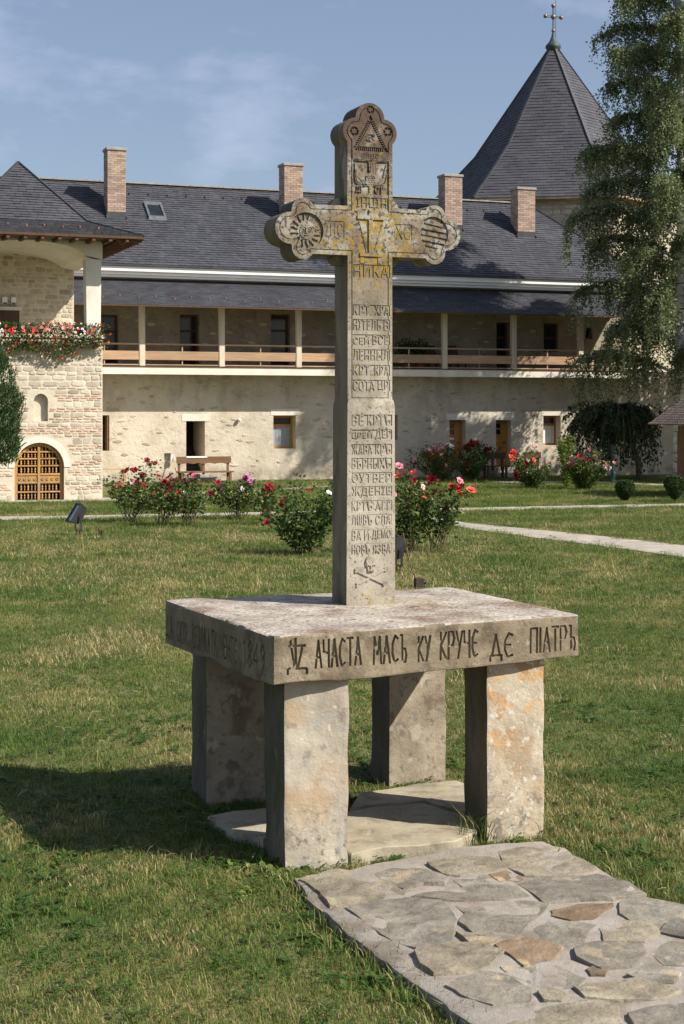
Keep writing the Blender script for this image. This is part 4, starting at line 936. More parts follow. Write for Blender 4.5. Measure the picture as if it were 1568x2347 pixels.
# white arch ring, gate
mb = MB(); n = 16
for i in range(n):
    a, b = pi * i / n, pi * (i + 1) / n; r0, r1 = arch_r + .002, arch_r + .17
    p = [(arch_c + r * cos(t), arch_spring + r * sin(t)) for r, t in ((r0, a), (r1, a), (r1, b), (r0, b))]
    mb.prism_y([p[0], p[1], p[2], p[3]], -.022, .25)
ring = mb.build('arch_ring', MATS['lime_white'], gate_house)
GY = .10
gt = MB(); n = 18
for i in range(n):
    a, b = pi * i / n, pi * (i + 1) / n; r0, r1 = arch_r - .10, arch_r - .01
    gt.prism_y([(arch_c + r * cos(t), arch_spring + r * sin(t)) for r, t in ((r0, a), (r1, a), (r1, b), (r0, b))], GY, GY + .07)
for s in (-1, 1): gt.box(arch_c + s * (arch_r - .055) - .045, arch_c + s * (arch_r - .055) + .045, GY, GY + .07, .02, arch_spring)
gto = gt.build('gate', MATS['gate_wood'], gate_house, bevel=.006)
mb = MB(); mb.box(arch_c - .035, arch_c + .035, GY - .03, GY + .05, .02, arch_spring + arch_r - .1); mb.build('meeting_post', MATS['gate_wood'], gto)
rails = [.20, .62 - .02, .93, 1.13, 1.33]
for zr in (.24, .97, 1.17, 1.36):
    hw = arch_hw(zr) - .09
    for s in (-1, 1):
        mb = MB(); x0, x1 = sorted((arch_c + s * .038, arch_c + s * hw)); mb.box(x0, x1, GY - .012, GY + .05, zr - .020, zr + .020); mb.build('rail', MATS['gate_wood'], gto, bevel=.005)
for s in (-1, 1):
    x0, x1 = sorted((arch_c + s * .04, arch_c + s * (arch_r - .10)))
    mb = MB(); mb.box(x0, x1, GY, GY + .045, .46, .76); po = mb.build('panel', MATS['gate_wood'], gto)
    mb = MB(); mb.box(x0, x1, GY - .02, GY - .001, .70, .745); mb.build('moulding', MATS['gate_wood'], gto, bevel=.008)
    mb = MB(); mb.box(x0, x1, GY - .02, GY - .001, .475, .515); mb.build('moulding', MATS['gate_wood'], gto, bevel=.008)
    for k in range(4):
        mb = MB(); cx = x0 + (x1 - x0) * (k + .5) / 4; q = ell((cx, .605), .042, .042, 10)
        r2 = ell((cx, .605), .018, .018, 10)
        for i in range(10): mb.prism_y([r2[i], q[i], q[(i + 1) % 10], r2[(i + 1) % 10]], GY - .022, GY - .001)
        mb.build('rosette', MATS['gate_wood'], gto)
bal = MB(); bal.lathe([(.014, 0), (.014, .08), (.028, .2), (.018, .42), (.030, .6), (.014, .8), (.02, 1)], 6); balm = bal.mesh('baluster', MATS['gate_wood'])
for zb, zt in ((.03, .215), (.265, .46), (.76, .945), (.995, 1.145), (1.195, 1.335), (1.385, 1.56)):
    for k in range(-6, 7):
        x = arch_c + k * .098
        if abs(k) < 1: continue
        z1 = min(zt, arch_spring + math.sqrt(max(0, (arch_r - .10) ** 2 - (x - arch_c) ** 2)) if zt > arch_spring else zt)
        if abs(x - arch_c) > arch_r - .11 or z1 - zb < .03: continue
        o = link('baluster', balm, gto, loc=(x, GY + .03, zb)); o.scale = (1 if k % 2 else .7, 1, z1 - zb)
# parapet cap, post, arched vault, roof
mb = MB(); mb.box(GW - .05, .04, -.05, .34, 4.555, 4.65); mb.build('parapet_cap', MATS['lime_white'], gate_house, bevel=.01)
def gpost(x):
    mb = MB(); mb.hexa([(x - .20, .02, 4.65), (x + .20, .02, 4.65), (x + .20, .34, 4.65), (x - .20, .34, 4.65), (x - .235, .0, 6.80), (x + .22, .0, 6.80), (x + .22, .40, 6.80), (x - .235, .40, 6.80)])
    mb.build('post', MATS['lime_white'], gate_house, bevel=.012)
gpost(-.25); gpost(GW + .25)
def intr(x):                                            # underside of the vault
    u = (x - GW / 2) / (-GW / 2 - .42); return 6.80 + .47 * math.sqrt(max(0, 1 - u * u)) if abs(u) < 1 else 6.80
mb = MB(); xs = [GW] + [GW + .46 + i * (-GW - .92) / 22 for i in range(23)] + [0]
for a, b in zip(xs, xs[1:]):
    for (y0, y1) in ((0.0, .42), (.42, 4.0)):
        da = .0 if y0 == 0 else .0
        mb.poly([(a, y0, intr(a)), (a, y1, intr(a)), (b, y1, intr(b)), (b, y0, intr(b))])
    mb.poly([(a, 0, intr(a)), (b, 0, intr(b)), (b, 0, 7.42), (a, 0, 7.42)])
    mb.poly([(b, 4, intr(b)), (a, 4, intr(a)), (a, 4, 7.42), (b, 4, 7.42)])
mb.poly([(0, 0, 6.8), (0, .4, 6.8), (0, .4, 7.42), (0, 0, 7.42)])
mb.build('vault', MATS['lime_white'], gate_house)
OV = .985; EZg, KZ, AZ = 7.38, 7.83, 9.74; cx_, cy_ = GW / 2 + .06, 2.1
x0, x1, y0, y1 = GW - OV, OV, -OV, 5.2
ev = [(x0, y0, EZg), (x1, y0, EZg), (x1, y1, EZg), (x0, y1, EZg)]
kk = [(cx_ + (x - cx_) * .56, cy_ + (y - cy_) * .56, KZ + .05) for x, y, _ in ev]; ap = (cx_, cy_, AZ)
dk = MB(); sl = MB()
for i in range(4):
    j = (i + 1) % 4
    dk.poly([ev[i], ev[j], kk[j], kk[i]]); dk.poly([kk[i], kk[j], ap])
    slates(sl, ev[i], ev[j], kk[j], kk[i], .135, .24); slates(sl, kk[i], kk[j], ap, tuple(Vector(ap) - Vector((.001, 0, 0))), .135, .24)
dk.poly([(x, y, z - .07) for x, y, z in ev[::-1]])
for i in range(4): j = (i + 1) % 4; a, b = Vector(ev[i]), Vector(ev[j]); d = Vector((0, 0, -.07)); dk.poly([a + d, b + d, b, a])
gro = dk.build('roof', MATS['dark_wood'], gate_house); stuff(sl.build('slates', MATS['slate'], gro))
mb = MB()
for i in range(4): mb.bar(Vector(ev[i]) + Vector((0, 0, .02)), Vector(kk[i]) + Vector((0, 0, .03)), .07, .05); mb.bar(Vector(kk[i]) + Vector((0, 0, .03)), Vector(ap) + Vector((0, 0, .03)), .07, .05)
mb.build('hip_cap', MATS['roof_metal'], gro)
rf = MB(); rf.box(.22, OV - .03, -.045, .045, 7.22, 7.31); rfm = rf.mesh('rafter', MATS['rafter_wood'])
for i in range(16): link('rafter', rfm, gro, loc=(0, -.8 + i * .37, 0))
rf = MB(); rf.box(-.045, .045, -OV + .03, -.02, 7.22, 7.31); rfm2 = rf.mesh('rafter', MATS['rafter_wood'])
for i in range(11): link('rafter', rfm2, gro, loc=(-4.2 + i * .47, 0, 0))
for i in range(8):
    x = -3.2 + i * .5; t = -.45 + (i % 2) * .12
    link('snow_guard', pkm, gro, loc=(x, t, EZg + (KZ + .05 - EZg) * (t + OV) / (kk[0][1] + OV) + .02))
mb = MB(); mb.box(-2.62, -1.72, 3.93, 3.99, 4.5, 5.55); mb.build('door', MATS['dark_wood'], gate_house)
mb = MB(); mb.box(-2.7, -1.64, 3.94, 3.985, 5.552, 5.66); mb.build('lintel', MATS['lime_white'], gate_house)
for x in (-2.16, -1.90):
    mb = MB(); mb.box(x - .075, x + .075, 3.88, 3.965, 5.72, 5.95); mo = mb.build('meter_box', MATS['white_paint'], gate_house, bevel=.01)
    mb = MB(); mb.box(x - .06, x + .06, 3.862, 3.879, 5.72, 5.78); mb.build('cover', MATS['rust_clip'], mo)
# ------------------------------------------------------------------ tower behind the wing
M('tower_stone_wall', [(.3, (.33, .285, .21)), (.7, (.45, .39, .29))], scale=3, rough=.95, bump=[(.5, 12, .03)])
TX, TY = ground(1268, 942 + 3600 * 2.5 / 75)[:2]
tower = thing('corner_tower', 'tall six sided stone tower with steep slate roof topped by a metal cross', 'tower', (TX, TY, 0))
TR = 6.42; TA = R(-90 - 41)
def tv(k, r): a = TA + k * pi / 3; return Vector((r * cos(a), r * sin(a)))
tw = MB(); WR = TR - .62
for k in range(6): a, b = tv(k, WR), tv(k + 1, WR); tw.poly([(*a, -.2), (*b, -.2), (*b, 12.3), (*a, 12.3)])
two = tw.build('wall', MATS['tower_stone_wall'], tower)
random.seed(9)
TB = {m: [block_mesh(1, 1, m, i * 1.9 + 3, 1.0) for i in range(4)] for m in ('block_stone', 'dark_block_stone')}
for k in (0, 1):
    a, b = tv(k, WR), tv(k + 1, WR); d = (b - a).normalized(); ang = math.atan2(d.y, d.x); L = (b - a).length; z = 9.3 if k == 0 else 8.2
    while z < 11.9:
        h = U(.13, .26); x = U(0, .3) if k else 2.2
        while x < L - .15:
            w = U(.25, .62)
            if rnd() < .62:
                o = link('stone', random.choice(TB[random.choice(('block_stone', 'dark_block_stone'))]), two, loc=(*(a + d * (x + w / 2)), z + h / 2)); o.rotation_euler = (0, U(-.04, .04), ang); o.scale = (w - .05, U(.012, .03), h - .05)
            x += w
        z += h
ER, EZt, AZt = TR, 12.0, 19.75
dk = MB(); sl = MB(); prof = [(TR, 12.0), (TR * .795, 13.28), (TR * .585, 14.67), (.26, 19.7)]
for k in range(6):
    for (r0, z0), (r1, z1) in zip(prof, prof[1:]):
        a, b, c, d = (*tv(k, r0), z0), (*tv(k + 1, r0), z0), (*tv(k + 1, r1), z1), (*tv(k, r1), z1)
        dk.poly([a, b, c, d]); 
        if k in (0, 1, 2, 5): slates(sl, a, b, c, d, .20, .34, th=.026)
dk.poly([(*tv(k, TR), 11.96) for k in range(6)][::-1])
for k in range(6): a, b = tv(k, TR), tv(k + 1, TR); dk.poly([(*a, 11.9), (*b, 11.9), (*b, 12.0), (*a, 12.0)])
tro = dk.build('roof', MATS['soffit_wood'], tower); stuff(sl.build('slates', MATS['slate_tower'], tro))
mb = MB()
for k in range(6):
    for (r0, z0), (r1, z1) in zip(prof, prof[1:]): mb.bar((*tv(k, r0), z0 + .04), (*tv(k, r1), z1 + .04), .12, .06)
mb.build('hip_cap', MATS['roof_metal'], tro)
fi = MB(); fi.lathe([(.26, 19.62), (.30, 19.72), (.38, 19.84), (.36, 19.95), (.20, 20.12), (.10, 20.35), (.05, 20.62)], 14); fi.build('finial', MATS['copper_green'], tower, smooth=True)
cr3 = MB(); c22, s22 = cos(BA), sin(BA)
for dx in (-.035, .035): cr3.tube([(dx * c22, dx * s22, 20.6), (dx * c22, dx * s22, 21.9)], .018, 5)
for dz in (-.035, .035): cr3.tube([(-.42 * c22, -.42 * s22, 21.32 + dz), (.42 * c22, .42 * s22, 21.32 + dz)], .017, 5)
cro = cr3.build('finial_cross', MATS['iron'], tower)
for x, z, r in ((0, 20.66, .09), (0, 21.32, .12), (-.42, 21.32, .10), (.42, 21.32, .10), (0, 21.85, .10)):
    mb = MB(); mb.lathe([(r * sin(pi * i / 8) + .001, -r * cos(pi * i / 8)) for i in range(9)], 12, (x * c22, x * s22, z)); mb.build('ball', MATS['gilt'], cro, smooth=True)
mb = MB(); mb.tube([(.10, -.05, 20.3), (.11, -.05, 21.3), (.10, -.05, 22.6)], .012, 4); mb.build('lightning_rod', MATS['iron'], tower)

# ------------------------------------------------------------------ ground, paths
M('lawn_soil', [(.34, (.075, .10, .025)), (.48, (.13, .14, .044)), (.58, (.22, .185, .08)), (.70, (.33, .265, .14))], scale=.55, detail=10, rough=.95,
  layers=[dict(c=(.035, .028, .016), s=22, a=.5, b=.66, amt=.6), dict(c=(.24, .19, .10), s=60, d=3, a=.55, b=.66, amt=.5)], bump=[(.8, 45, .03), (.5, 9, .04)])
M('path_stone', [(.3, (.27, .24, .20)), (.5, (.36, .325, .275)), (.7, (.44, .40, .345))], scale=3.5, detail=8, rough=.93, stretch=(.5, 1, 1),
  layers=[dict(c=(.18, .15, .11), s=7, a=.54, b=.66, amt=.6)], bump=[(.6, 4, .03, 'voredge'), (.5, 16, .02)])
M('bed_mortar', [(.3, (.26, .23, .198)), (.7, (.36, .325, .285))], scale=4, detail=9, rough=.95, layers=[dict(c=(.16, .13, .095), s=3.4, a=.50, b=.66, amt=.7), dict(c=(.2, .18, .15), s=120, d=2, a=.58, b=.66, amt=.5)], bump=[(.7, 130, .006), (.5, 18, .02)])
for nm, base in (('flag_grey', [(.28, (.12, .107, .085)), (.5, (.205, .185, .15)), (.72, (.30, .275, .23))]), ('flag_buff', [(.28, (.15, .128, .094)), (.5, (.26, .225, .165)), (.72, (.37, .325, .25))]), ('flag_brown', [(.28, (.15, .10, .06)), (.5, (.215, .15, .095)), (.72, (.29, .215, .145))])):
    M(nm, base, scale=4.6, detail=9, rough=.9, rndo=.16, distort=.8, layers=[dict(c=(.12, .105, .085), s=9, a=.54, b=.66, amt=.6), dict(c=(.48, .38, .24), s=5, a=.56, b=.68, amt=.5), dict(c=(.07, .065, .055), s=70, d=3, a=.62, b=.68, amt=.6)],
      bump=[(.6, 7, .05), (.5, 34, .012), (.35, 12, .03, 'noise', (1, 4, 1))])
lw_ = MB(); n = 90
def gz(x, y):
    return .0
lw_.box(-420, 420, -60, 900, -2.0, 0.0); lawn = struct(lw_.build('lawn', MATS['lawn_soil']))
def strip(name, upper, lower, z, mat):
    a = [ground(x, y, z) for x, y in upper]; b = [ground(x, y, z) for x, y in lower]; mb = MB()
    for i in range(len(a) - 1):
        mb.poly([b[i], b[i + 1], a[i + 1], a[i]])
        mb.poly([(*b[i][:2], z - .05), (*b[i + 1][:2], z - .05), b[i + 1], b[i]])
    return struct(mb.build(name, MATS[mat])), [tuple(p[:2]) for p in b] + [tuple(p[:2]) for p in a[::-1]]
EXC = []
PX = [(-500, 1188, 1196.5), (-120, 1184.5, 1192), (120, 1182, 1189), (300, 1178.5, 1185), (500, 1175, 1181), (760, 1169.5, 1175), (960, 1165.5, 1171), (1150, 1161.5, 1168), (1350, 1157.5, 1163.5), (1568, 1153.5, 1159), (1700, 1151.5, 1156.5), (2050, 1146, 1151)]
_, e = strip('cross_path', [(x, a) for x, a, b in PX], [(x, b) for x, a, b in PX], .012, 'path_stone'); EXC.append(e)
PX = [(930, 1173, 1179), (985, 1184, 1193), (1080, 1199, 1211.5), (1230, 1213, 1232), (1400, 1230, 1253), (1568, 1249.5, 1276), (1720, 1268, 1298), (2050, 1310, 1347)]
_, e = strip('side_path', [(x, a) for x, a, b in PX], [(x, b) for x, a, b in PX], .017, 'path_stone'); EXC.append(e)
PX = [(-420, 1149, 1156), (-90, 1146, 1152), (90, 1144, 1150), (250, 1140, 1147), (420, 1130, 1135), (600, 1122, 1126), (760, 1112, 1116), (1000, 1104, 1108)]
_, e = strip('wall_path', [(x, a) for x, a, b in PX], [(x, b) for x, a, b in PX], .012, 'path_stone'); EXC.append(e)
PX = [(1130, 1102, 1106), (1300, 1102, 1106), (1400, 1103, 1107), (1500, 1107.5, 1112), (1640, 1115, 1120)]
_, e = strip('far_path', [(x, a) for x, a, b in PX], [(x, b) for x, a, b in PX], .014, 'path_stone'); EXC.append(e)

# flagstone path in the foreground
BZ = .06
bed_px = [(676, 2008), (800, 1992), (940, 1962), (1065, 1938), (1247, 1926), (1330, 1962), (1450, 2032), (1568, 2106), (1760, 2230), (1700, 2560), (1300, 2560), (1150, 2398), (1020, 2300), (900, 2212), (800, 2140), (730, 2074)]
bed_xy = gp(*bed_px, z=BZ)
bed = struct(flat_stone('flagstone_path', bed_xy, -.08, BZ, 'bed_mortar', 31.0)); EXC.append(bed_xy)
def c4(*pp): return [((700 + x / 1.2852) * .81667, (2250 + y / 1.2852) * .81667) for x, y in pp]
flags = [
 ('flag_buff', (200, 275), (330, 245), (420, 250), (490, 290), (545, 325), (480, 350), (300, 360), (270, 320)),
 ('flag_grey', (460, 255), (530, 235), (620, 250), (700, 275), (690, 292), (620, 290), (560, 305), (510, 290)),
 ('flag_buff', (655, 218), (740, 195), (860, 195), (935, 225), (880, 240), (760, 255), (700, 250)),
 ('flag_buff', (915, 180), (1030, 150), (1130, 165), (1235, 240), (1110, 258), (1000, 255), (940, 225)),
 ('flag_grey', (740, 275), (790, 255), (880, 260), (870, 285), (770, 295)), ('flag_brown', (870, 255), (920, 245), (990, 262), (950, 295), (905, 285)),
 ('flag_grey', (610, 335), (700, 305), (850, 295), (950, 305), (985, 330), (900, 345), (740, 345)),
 ('flag_grey', (1000, 290), (1080, 270), (1250, 262), (1350, 285), (1400, 320), (1290, 340), (1080, 352)),
 ('flag_grey', (365, 380), (560, 352), (680, 355), (720, 400), (715, 490), (590, 510), (480, 465), (420, 420)),
 ('flag_grey', (755, 360), (850, 350), (1060, 365), (990, 440), (960, 470), (830, 470), (770, 430), (790, 400)),
 ('flag_brown', (1100, 385), (1180, 370), (1295, 370), (1240, 415), (1170, 420), (1105, 405)),
 ('flag_grey', (1350, 355), (1450, 345), (1568, 375), (1540, 410), (1400, 425), (1345, 395)),
 ('flag_buff', (1265, 445), (1330, 420), (1440, 425), (1475, 460), (1420, 495), (1290, 495)),
 ('flag_grey', (1010, 460), (1080, 440), (1170, 432), (1235, 440), (1190, 500), (1100, 508), (1020, 490)),
 ('flag_buff', (760, 470), (850, 480), (900, 485), (870, 498), (800, 500)),
 ('flag_buff', (605, 545), (680, 515), (800, 505), (905, 540), (850, 575), (770, 600), (680, 608), (630, 580)),
 ('flag_brown', (900, 515), (980, 485), (1115, 520), (1090, 560), (990, 580), (950, 545)),
 ('flag_grey', (1190, 530), (1260, 510), (1400, 512), (1420, 540), (1370, 580), (1280, 590), (1200, 560)),
 ('flag_grey', (1450, 540), (1520, 510), (1600, 510), (1600, 580), (1500, 575)),
 ('flag_grey', (915, 590), (1000, 585), (1100, 590), (1190, 635), (1150, 660), (1080, 670), (960, 625)),
 ('flag_grey', (730, 660), (830, 615), (940, 630), (1005, 670), (995, 715), (880, 722), (780, 690)),
 ('flag_buff', (1045, 685), (1080, 672), (1140, 690), (1115, 710), (1060, 710)), ('flag_brown', (1230, 600), (1260, 585), (1295, 595), (1280, 618), (1240, 620)),
 ('flag_grey', (1370, 620), (1450, 580), (1545, 610), (1520, 640), (1430, 645)), ('flag_buff', (1195, 670), (1290, 650), (1400, 640), (1535, 680), (1470, 700), (1330, 705), (1240, 698)),
 ('flag_grey', (1490, 460), (1540, 420), (1640, 420), (1640, 495), (1560, 480)), ('flag_buff', (940, 765), (1130, 730), (1250, 718), (1310, 745), (1330, 810), (1290, 860), (1020, 860)),
 ('flag_grey', (1385, 755), (1480, 730), (1640, 725), (1640, 830), (1420, 830)), ('flag_grey', (1600, 620), (1720, 600), (1740, 690), (1620, 700))]
for i, (m, *pp) in enumerate(flags):
    P_ = gp(*c4(*pp), z=BZ + .012)
    flat_stone('flagstone', [tuple(Vector(q) + (Vector(q) - sum((Vector(w) for w in P_), Vector((0, 0))) / len(P_)) * .15) for q in P_], BZ - .03, BZ + U(.005, .012), m, 40 + i * 1.7, bed, .020)

# ------------------------------------------------------------------ grass
from mathutils.geometry import intersect_point_line
def inside_poly(x, y, poly):
    c = False; j = len(poly) - 1
    for i in range(len(poly)):
        xi, yi = poly[i]; xj, yj = poly[j]
        if (yi > y) != (yj > y) and x < (xj - xi) * (y - yi) / (yj - yi) + xi: c = not c
        j = i
    return c
for pts in ([(-.30, 8.53), (.03, 8.61), (-.08, 8.93), (-.42, 8.83)], [(.85, 9.08), (1.17, 9.21), (1.06, 9.64), (.76, 9.53)], [(-.85, 9.96), (-.45, 10.06), (-.56, 10.4), (-.97, 10.3)], [(.32, 10.42), (.69, 10.61), (.6, 10.84), (.21, 10.65)],
            gp(*sq((560, 700), (700, 765), (860, 740), (1150, 718), (1290, 640), (1330, 520), (1150, 462), (930, 486), (700, 530), (560, 600)), z=.08), gp(*sq((115, 615), (200, 596), (420, 580), (560, 600), (540, 690), (330, 705), (200, 675)), z=.06)): EXC.append(pts)
wl0 = [(BP[0] - 3.2 * cos(BA), BP[1] - 3.2 * sin(BA)), (BP[0] + 31 * cos(BA), BP[1] + 31 * sin(BA)), (40, 120), (-60, 120)]; EXC.append(wl0)
EXC.append([(GP[0] + .1, GP[1]), (GP[0] - 6 * cos(BA), GP[1] - 6 * sin(BA)), (GP[0] - 12, GP[1] + 16), (GP[0] - .5, GP[1] + 12)])
GC = [(0, (.048, .105, .015)), (.22, (.085, .155, .024)), (.40, (.14, .195, .038)), (.55, (.235, .225, .07)), (.70, (.40, .32, .145)), (.86, (.54, .45, .24)), (1, (.64, .56, .35))]
leafmat('grass_blade', GC, trans=.28, rough=.6, posmix=(.6, 1.4, .47))
leafmat('clover_leaf', [(0, (.03, .075, .012)), (.6, (.05, .11, .02)), (1, (.09, .13, .03))], trans=.3)
def clump(n, rad, hmin, hmax, w, straw=0):
    mb = MB()
    for i in range(n):
        a = U(0, 2 * pi); r = rad * math.sqrt(rnd()); p = Vector((r * cos(a), r * sin(a), -.004)); h = U(hmin, hmax); b = U(0, 2 * pi); lean = U(.15, 1.0) * h
        d = Vector((cos(b), sin(b), 0)); s = Vector((-sin(b + U(-.8, .8)), cos(b), 0)) * w * U(.7, 1.2) / 2
        m_ = p + d * lean * .35 + Vector((0, 0, h * .6)); t = p + d * lean + Vector((0, 0, h * U(.75, 1.0)))
        i0 = len(mb.v); mb.v += [tuple(p - s), tuple(p + s), tuple(m_ + s * .8), tuple(m_ - s * .8), tuple(t)]
        mb.f += [(i0, i0 + 1, i0 + 2, i0 + 3), (i0 + 3, i0 + 2, i0 + 4)]; mb.m += [0, 0]
    return mb
def clover(n, rad):
    mb = MB()
    for i in range(n):
        a = U(0, 2 * pi); r = rad * math.sqrt(rnd()); c = Vector((r * cos(a), r * sin(a), U(.02, .045)))
        for k in range(3):
            b = 2 * pi * k / 3 + a * 3; d = Vector((cos(b), sin(b), U(-.2, .3))); s = Vector((-sin(b), cos(b), 0)) * .007
            i0 = len(mb.v); mb.v += [tuple(c), tuple(c + d * .009 + s), tuple(c + d * .019), tuple(c + d * .009 - s)]; mb.f.append((i0, i0 + 1, i0 + 2, i0 + 3)); mb.m.append(0)
    return mb
random.seed(3)
clumps = bpy.data.collections.new('grass_clumps')
for i in range(7): clumps.objects.link(bpy.data.objects.new('grass_clump', clump(34, .075, .014, .048, .0032).mesh('grass_clump', MATS['grass_blade'])))
clumps.objects.link(bpy.data.objects.new('grass_clump', clump(10, .09, .04, .10, .0034).mesh('grass_clump', MATS['grass_blade'])))
clumps.objects.link(bpy.data.objects.new('grass_clump', clover(9, .07).mesh('grass_clump', MATS['clover_leaf'])))
def scatter_group(coll, density, smin, smax, seed):
    g = bpy.data.node_groups.new('scatter', 'GeometryNodeTree'); I = g.interface
    I.new_socket(name='Geometry', in_out='INPUT', socket_type='NodeSocketGeometry'); I.new_socket(name='Geometry', in_out='OUTPUT', socket_type='NodeSocketGeometry')
    n, l = g.nodes, g.links; gi, go = n.new('NodeGroupInput'), n.new('NodeGroupOutput')
    d = n.new('GeometryNodeDistributePointsOnFaces'); d.inputs['Density'].default_value = density; d.inputs['Seed'].default_value = seed
    ci = n.new('GeometryNodeCollectionInfo'); ci.inputs['Collection'].default_value = coll; ci.inputs['Separate Children'].default_value = True; ci.inputs['Reset Children'].default_value = True
    ip = n.new('GeometryNodeInstanceOnPoints'); ip.inputs['Pick Instance'].default_value = True
    rr = n.new('FunctionNodeRandomValue'); rr.data_type = 'FLOAT_VECTOR'; rr.inputs[0].default_value = (-.18, -.18, 0); rr.inputs[1].default_value = (.18, .18, 6.28)
    rs = n.new('FunctionNodeRandomValue'); rs.data_type = 'FLOAT'; rs.inputs[2].default_value = smin; rs.inputs[3].default_value = smax; rs.inputs['Seed'].default_value = 5
    l.new(gi.outputs[0], d.inputs['Mesh']); l.new(d.outputs['Points'], ip.inputs['Points']); l.new(ci.outputs[0], ip.inputs['Instance'])
    l.new(rr.outputs[0], ip.inputs['Rotation']); l.new(rs.outputs[1], ip.inputs['Scale']); l.new(ip.outputs[0], go.inputs[0]); return g
def patch(name, y0, y1, cell, density, smin, smax, seed, fx=.245, extra=2.8):
    mb = MB(); y = y0
    while y < y1:
        w = fx * (y + cell) + extra; x = -w
        while x < w:
            cx, cy = x + cell / 2, y + cell / 2
            if not any(inside_poly(cx, cy, e) for e in EXC): mb.poly([(x, y, .001), (x + cell, y, .001), (x + cell, y + cell, .001), (x, y + cell, .001)])
            x += cell
        y += cell
    o = stuff(mb.build(name, MATS['grass_blade'])); m = o.modifiers.new('scatter', 'NODES'); m.node_group = scatter_group(clumps, density, smin, smax, seed); return o
patch('lawn_grass', 5.4, 11.0, .08, 400, .7, 1.25, 1)
patch('lawn_grass', 11.0, 20.0, .16, 190, .85, 1.4, 2)
patch('lawn_grass', 20.0, 60.0, .4, 62, 1.3, 2.3, 3, extra=3.5)
# weeds and dry stalks in the near lawn
random.seed(44)
def rosette():
    mb = MB()
    for i in range(8):
        a = 2 * pi * i / 8 + U(-.3, .3); d = Vector((cos(a), sin(a), U(.25, .7))).normalized(); L = U(.03, .06); s = Vector((-sin(a), cos(a), 0)) * L * .22; i0 = len(mb.v)
        mb.v += [(0, 0, .004), tuple(d * L * .5 + s), tuple(d * L + Vector((0, 0, -.006))), tuple(d * L * .5 - s)]; mb.f.append((i0, i0 + 1, i0 + 2, i0 + 3)); mb.m.append(0)
    return mb.mesh('weed_rosette', MATS['clover_leaf'])
M('dry_stalk', [(.3, (.36, .29, .15)), (.7, (.50, .42, .25))], scale=9, rough=.8)
def stalk():
    mb = MB()
    for i in range(2):
        a = U(0, 2 * pi); L = U(.05, .13); b = a + U(-.7, .7); p = Vector((U(-.03, .03), U(-.03, .03), .02)); q = p + Vector((cos(a) * L * .5, sin(a) * L * .5, U(.01, .04))); r = q + Vector((cos(b) * L * .5, sin(b) * L * .5, U(-.02, .02)))
        mb.tube([p, q, r], .0010, 3, cap=False)
    return mb.mesh('dry_stalk', MATS['dry_stalk'])
wc = bpy.data.collections.new('weed_rosettes'); sc_ = bpy.data.collections.new('dry_stalks')
for i in range(4): wc.objects.link(bpy.data.objects.new('weed_rosette', rosette())); sc_.objects.link(bpy.data.objects.new('dry_stalk', stalk()))
def patch2(name, coll, y0, y1, cell, density, smin, smax, seed, keep):
    mb = MB(); y = y0
    while y < y1:
        w = .245 * (y + cell) + 2.5; x = -w
        while x < w:
            cx, cy = x + cell / 2, y + cell / 2
            if keep(cx, cy) and not any(inside_poly(cx, cy, e) for e in EXC): mb.poly([(x, y, .012), (x + cell, y, .012), (x + cell, y + cell, .012), (x, y + cell, .012)])
            x += cell
        y += cell
    o = stuff(mb.build(name, MATS['clover_leaf'])); m = o.modifiers.new('scatter', 'NODES'); m.node_group = scatter_group(coll, density, smin, smax, seed)
patch2('lawn_weeds', wc, 5.4, 14, .12, 34, .7, 1.5, 7, lambda x, y: noise.noise(Vector((x * .7, y * .7, 3))) > .02)
patch2('lawn_stalks', sc_, 5.4, 16, .12, 10, .5, 1.1, 8, lambda x, y: noise.noise(Vector((x * .5, y * .5, 8))) > -.15)
leafmat('dry_blade', [(0, (.13, .15, .04)), (.35, (.30, .25, .10)), (.7, (.46, .37, .19)), (1, (.56, .48, .29))], trans=.25)
dc = bpy.data.collections.new('dry_clumps')
for i in range(4): dc.objects.link(bpy.data.objects.new('dry_clump', clump(26, .08, .015, .045, .0034).mesh('dry_clump', MATS['dry_blade'])))
nz = lambda x, y, f, q: noise.fractal(Vector((x * f, y * f, q)), 1, 2, 3)
def dry_far(x, y): return x < 3 and 21.5 < y < 32 and nz(x * .6, y * 1.5, .55, 2) > .05 - (.25 if x < -1.5 and 22.5 < y < 30 else 0)
def dry_near(x, y): return nz(x, y, 1.1, 6) > (.02 if (1.15 < x < 2.6 and 8.3 < y < 10.2) else .10 if (-1.3 < x < -.2 and 6.6 < y < 8.2) else .42)
patch2('dry_grass', dc, 5.6, 13, .08, 150, .8, 1.25, 11, dry_near)
patch2('dry_grass', dc, 13, 33, .25, 38, 1.3, 2.1, 12, lambda x, y: dry_far(x, y) if y > 21.5 else nz(x, y, .6, 9) > .38)
# ------------------------------------------------------------------ plants
leafmat('birch_leaf', [(0, (.11, .15, .062)), (.35, (.18, .22, .105)), (.65, (.25, .285, .14)), (.88, (.34, .35, .17)), (1, (.50, .42, .15))], trans=.45, rough=.42, posmix=(.9, .7, .5))
leafmat('rose_leaf', [(0, (.034, .072, .018)), (.5, (.068, .12, .03)), (.85, (.12, .17, .045)), (1, (.26, .25, .07))], trans=.32)
leafmat('dark_leaf', [(0, (.016, .034, .014)), (.6, (.034, .06, .024)), (1, (.065, .095, .035))], trans=.25)
leafmat('bright_leaf', [(0, (.06, .11, .015)), (.5, (.12, .19, .025)), (1, (.24, .29, .05))], trans=.4)
leafmat('juniper_leaf', [(0, (.04, .075, .028)), (.6, (.075, .12, .042)), (1, (.13, .17, .065))], trans=.2, posmix=(3, .4, .5))
leafmat('box_leaf', [(0, (.022, .045, .012)), (.6, (.04, .075, .018)), (1, (.09, .13, .03))], trans=.2)
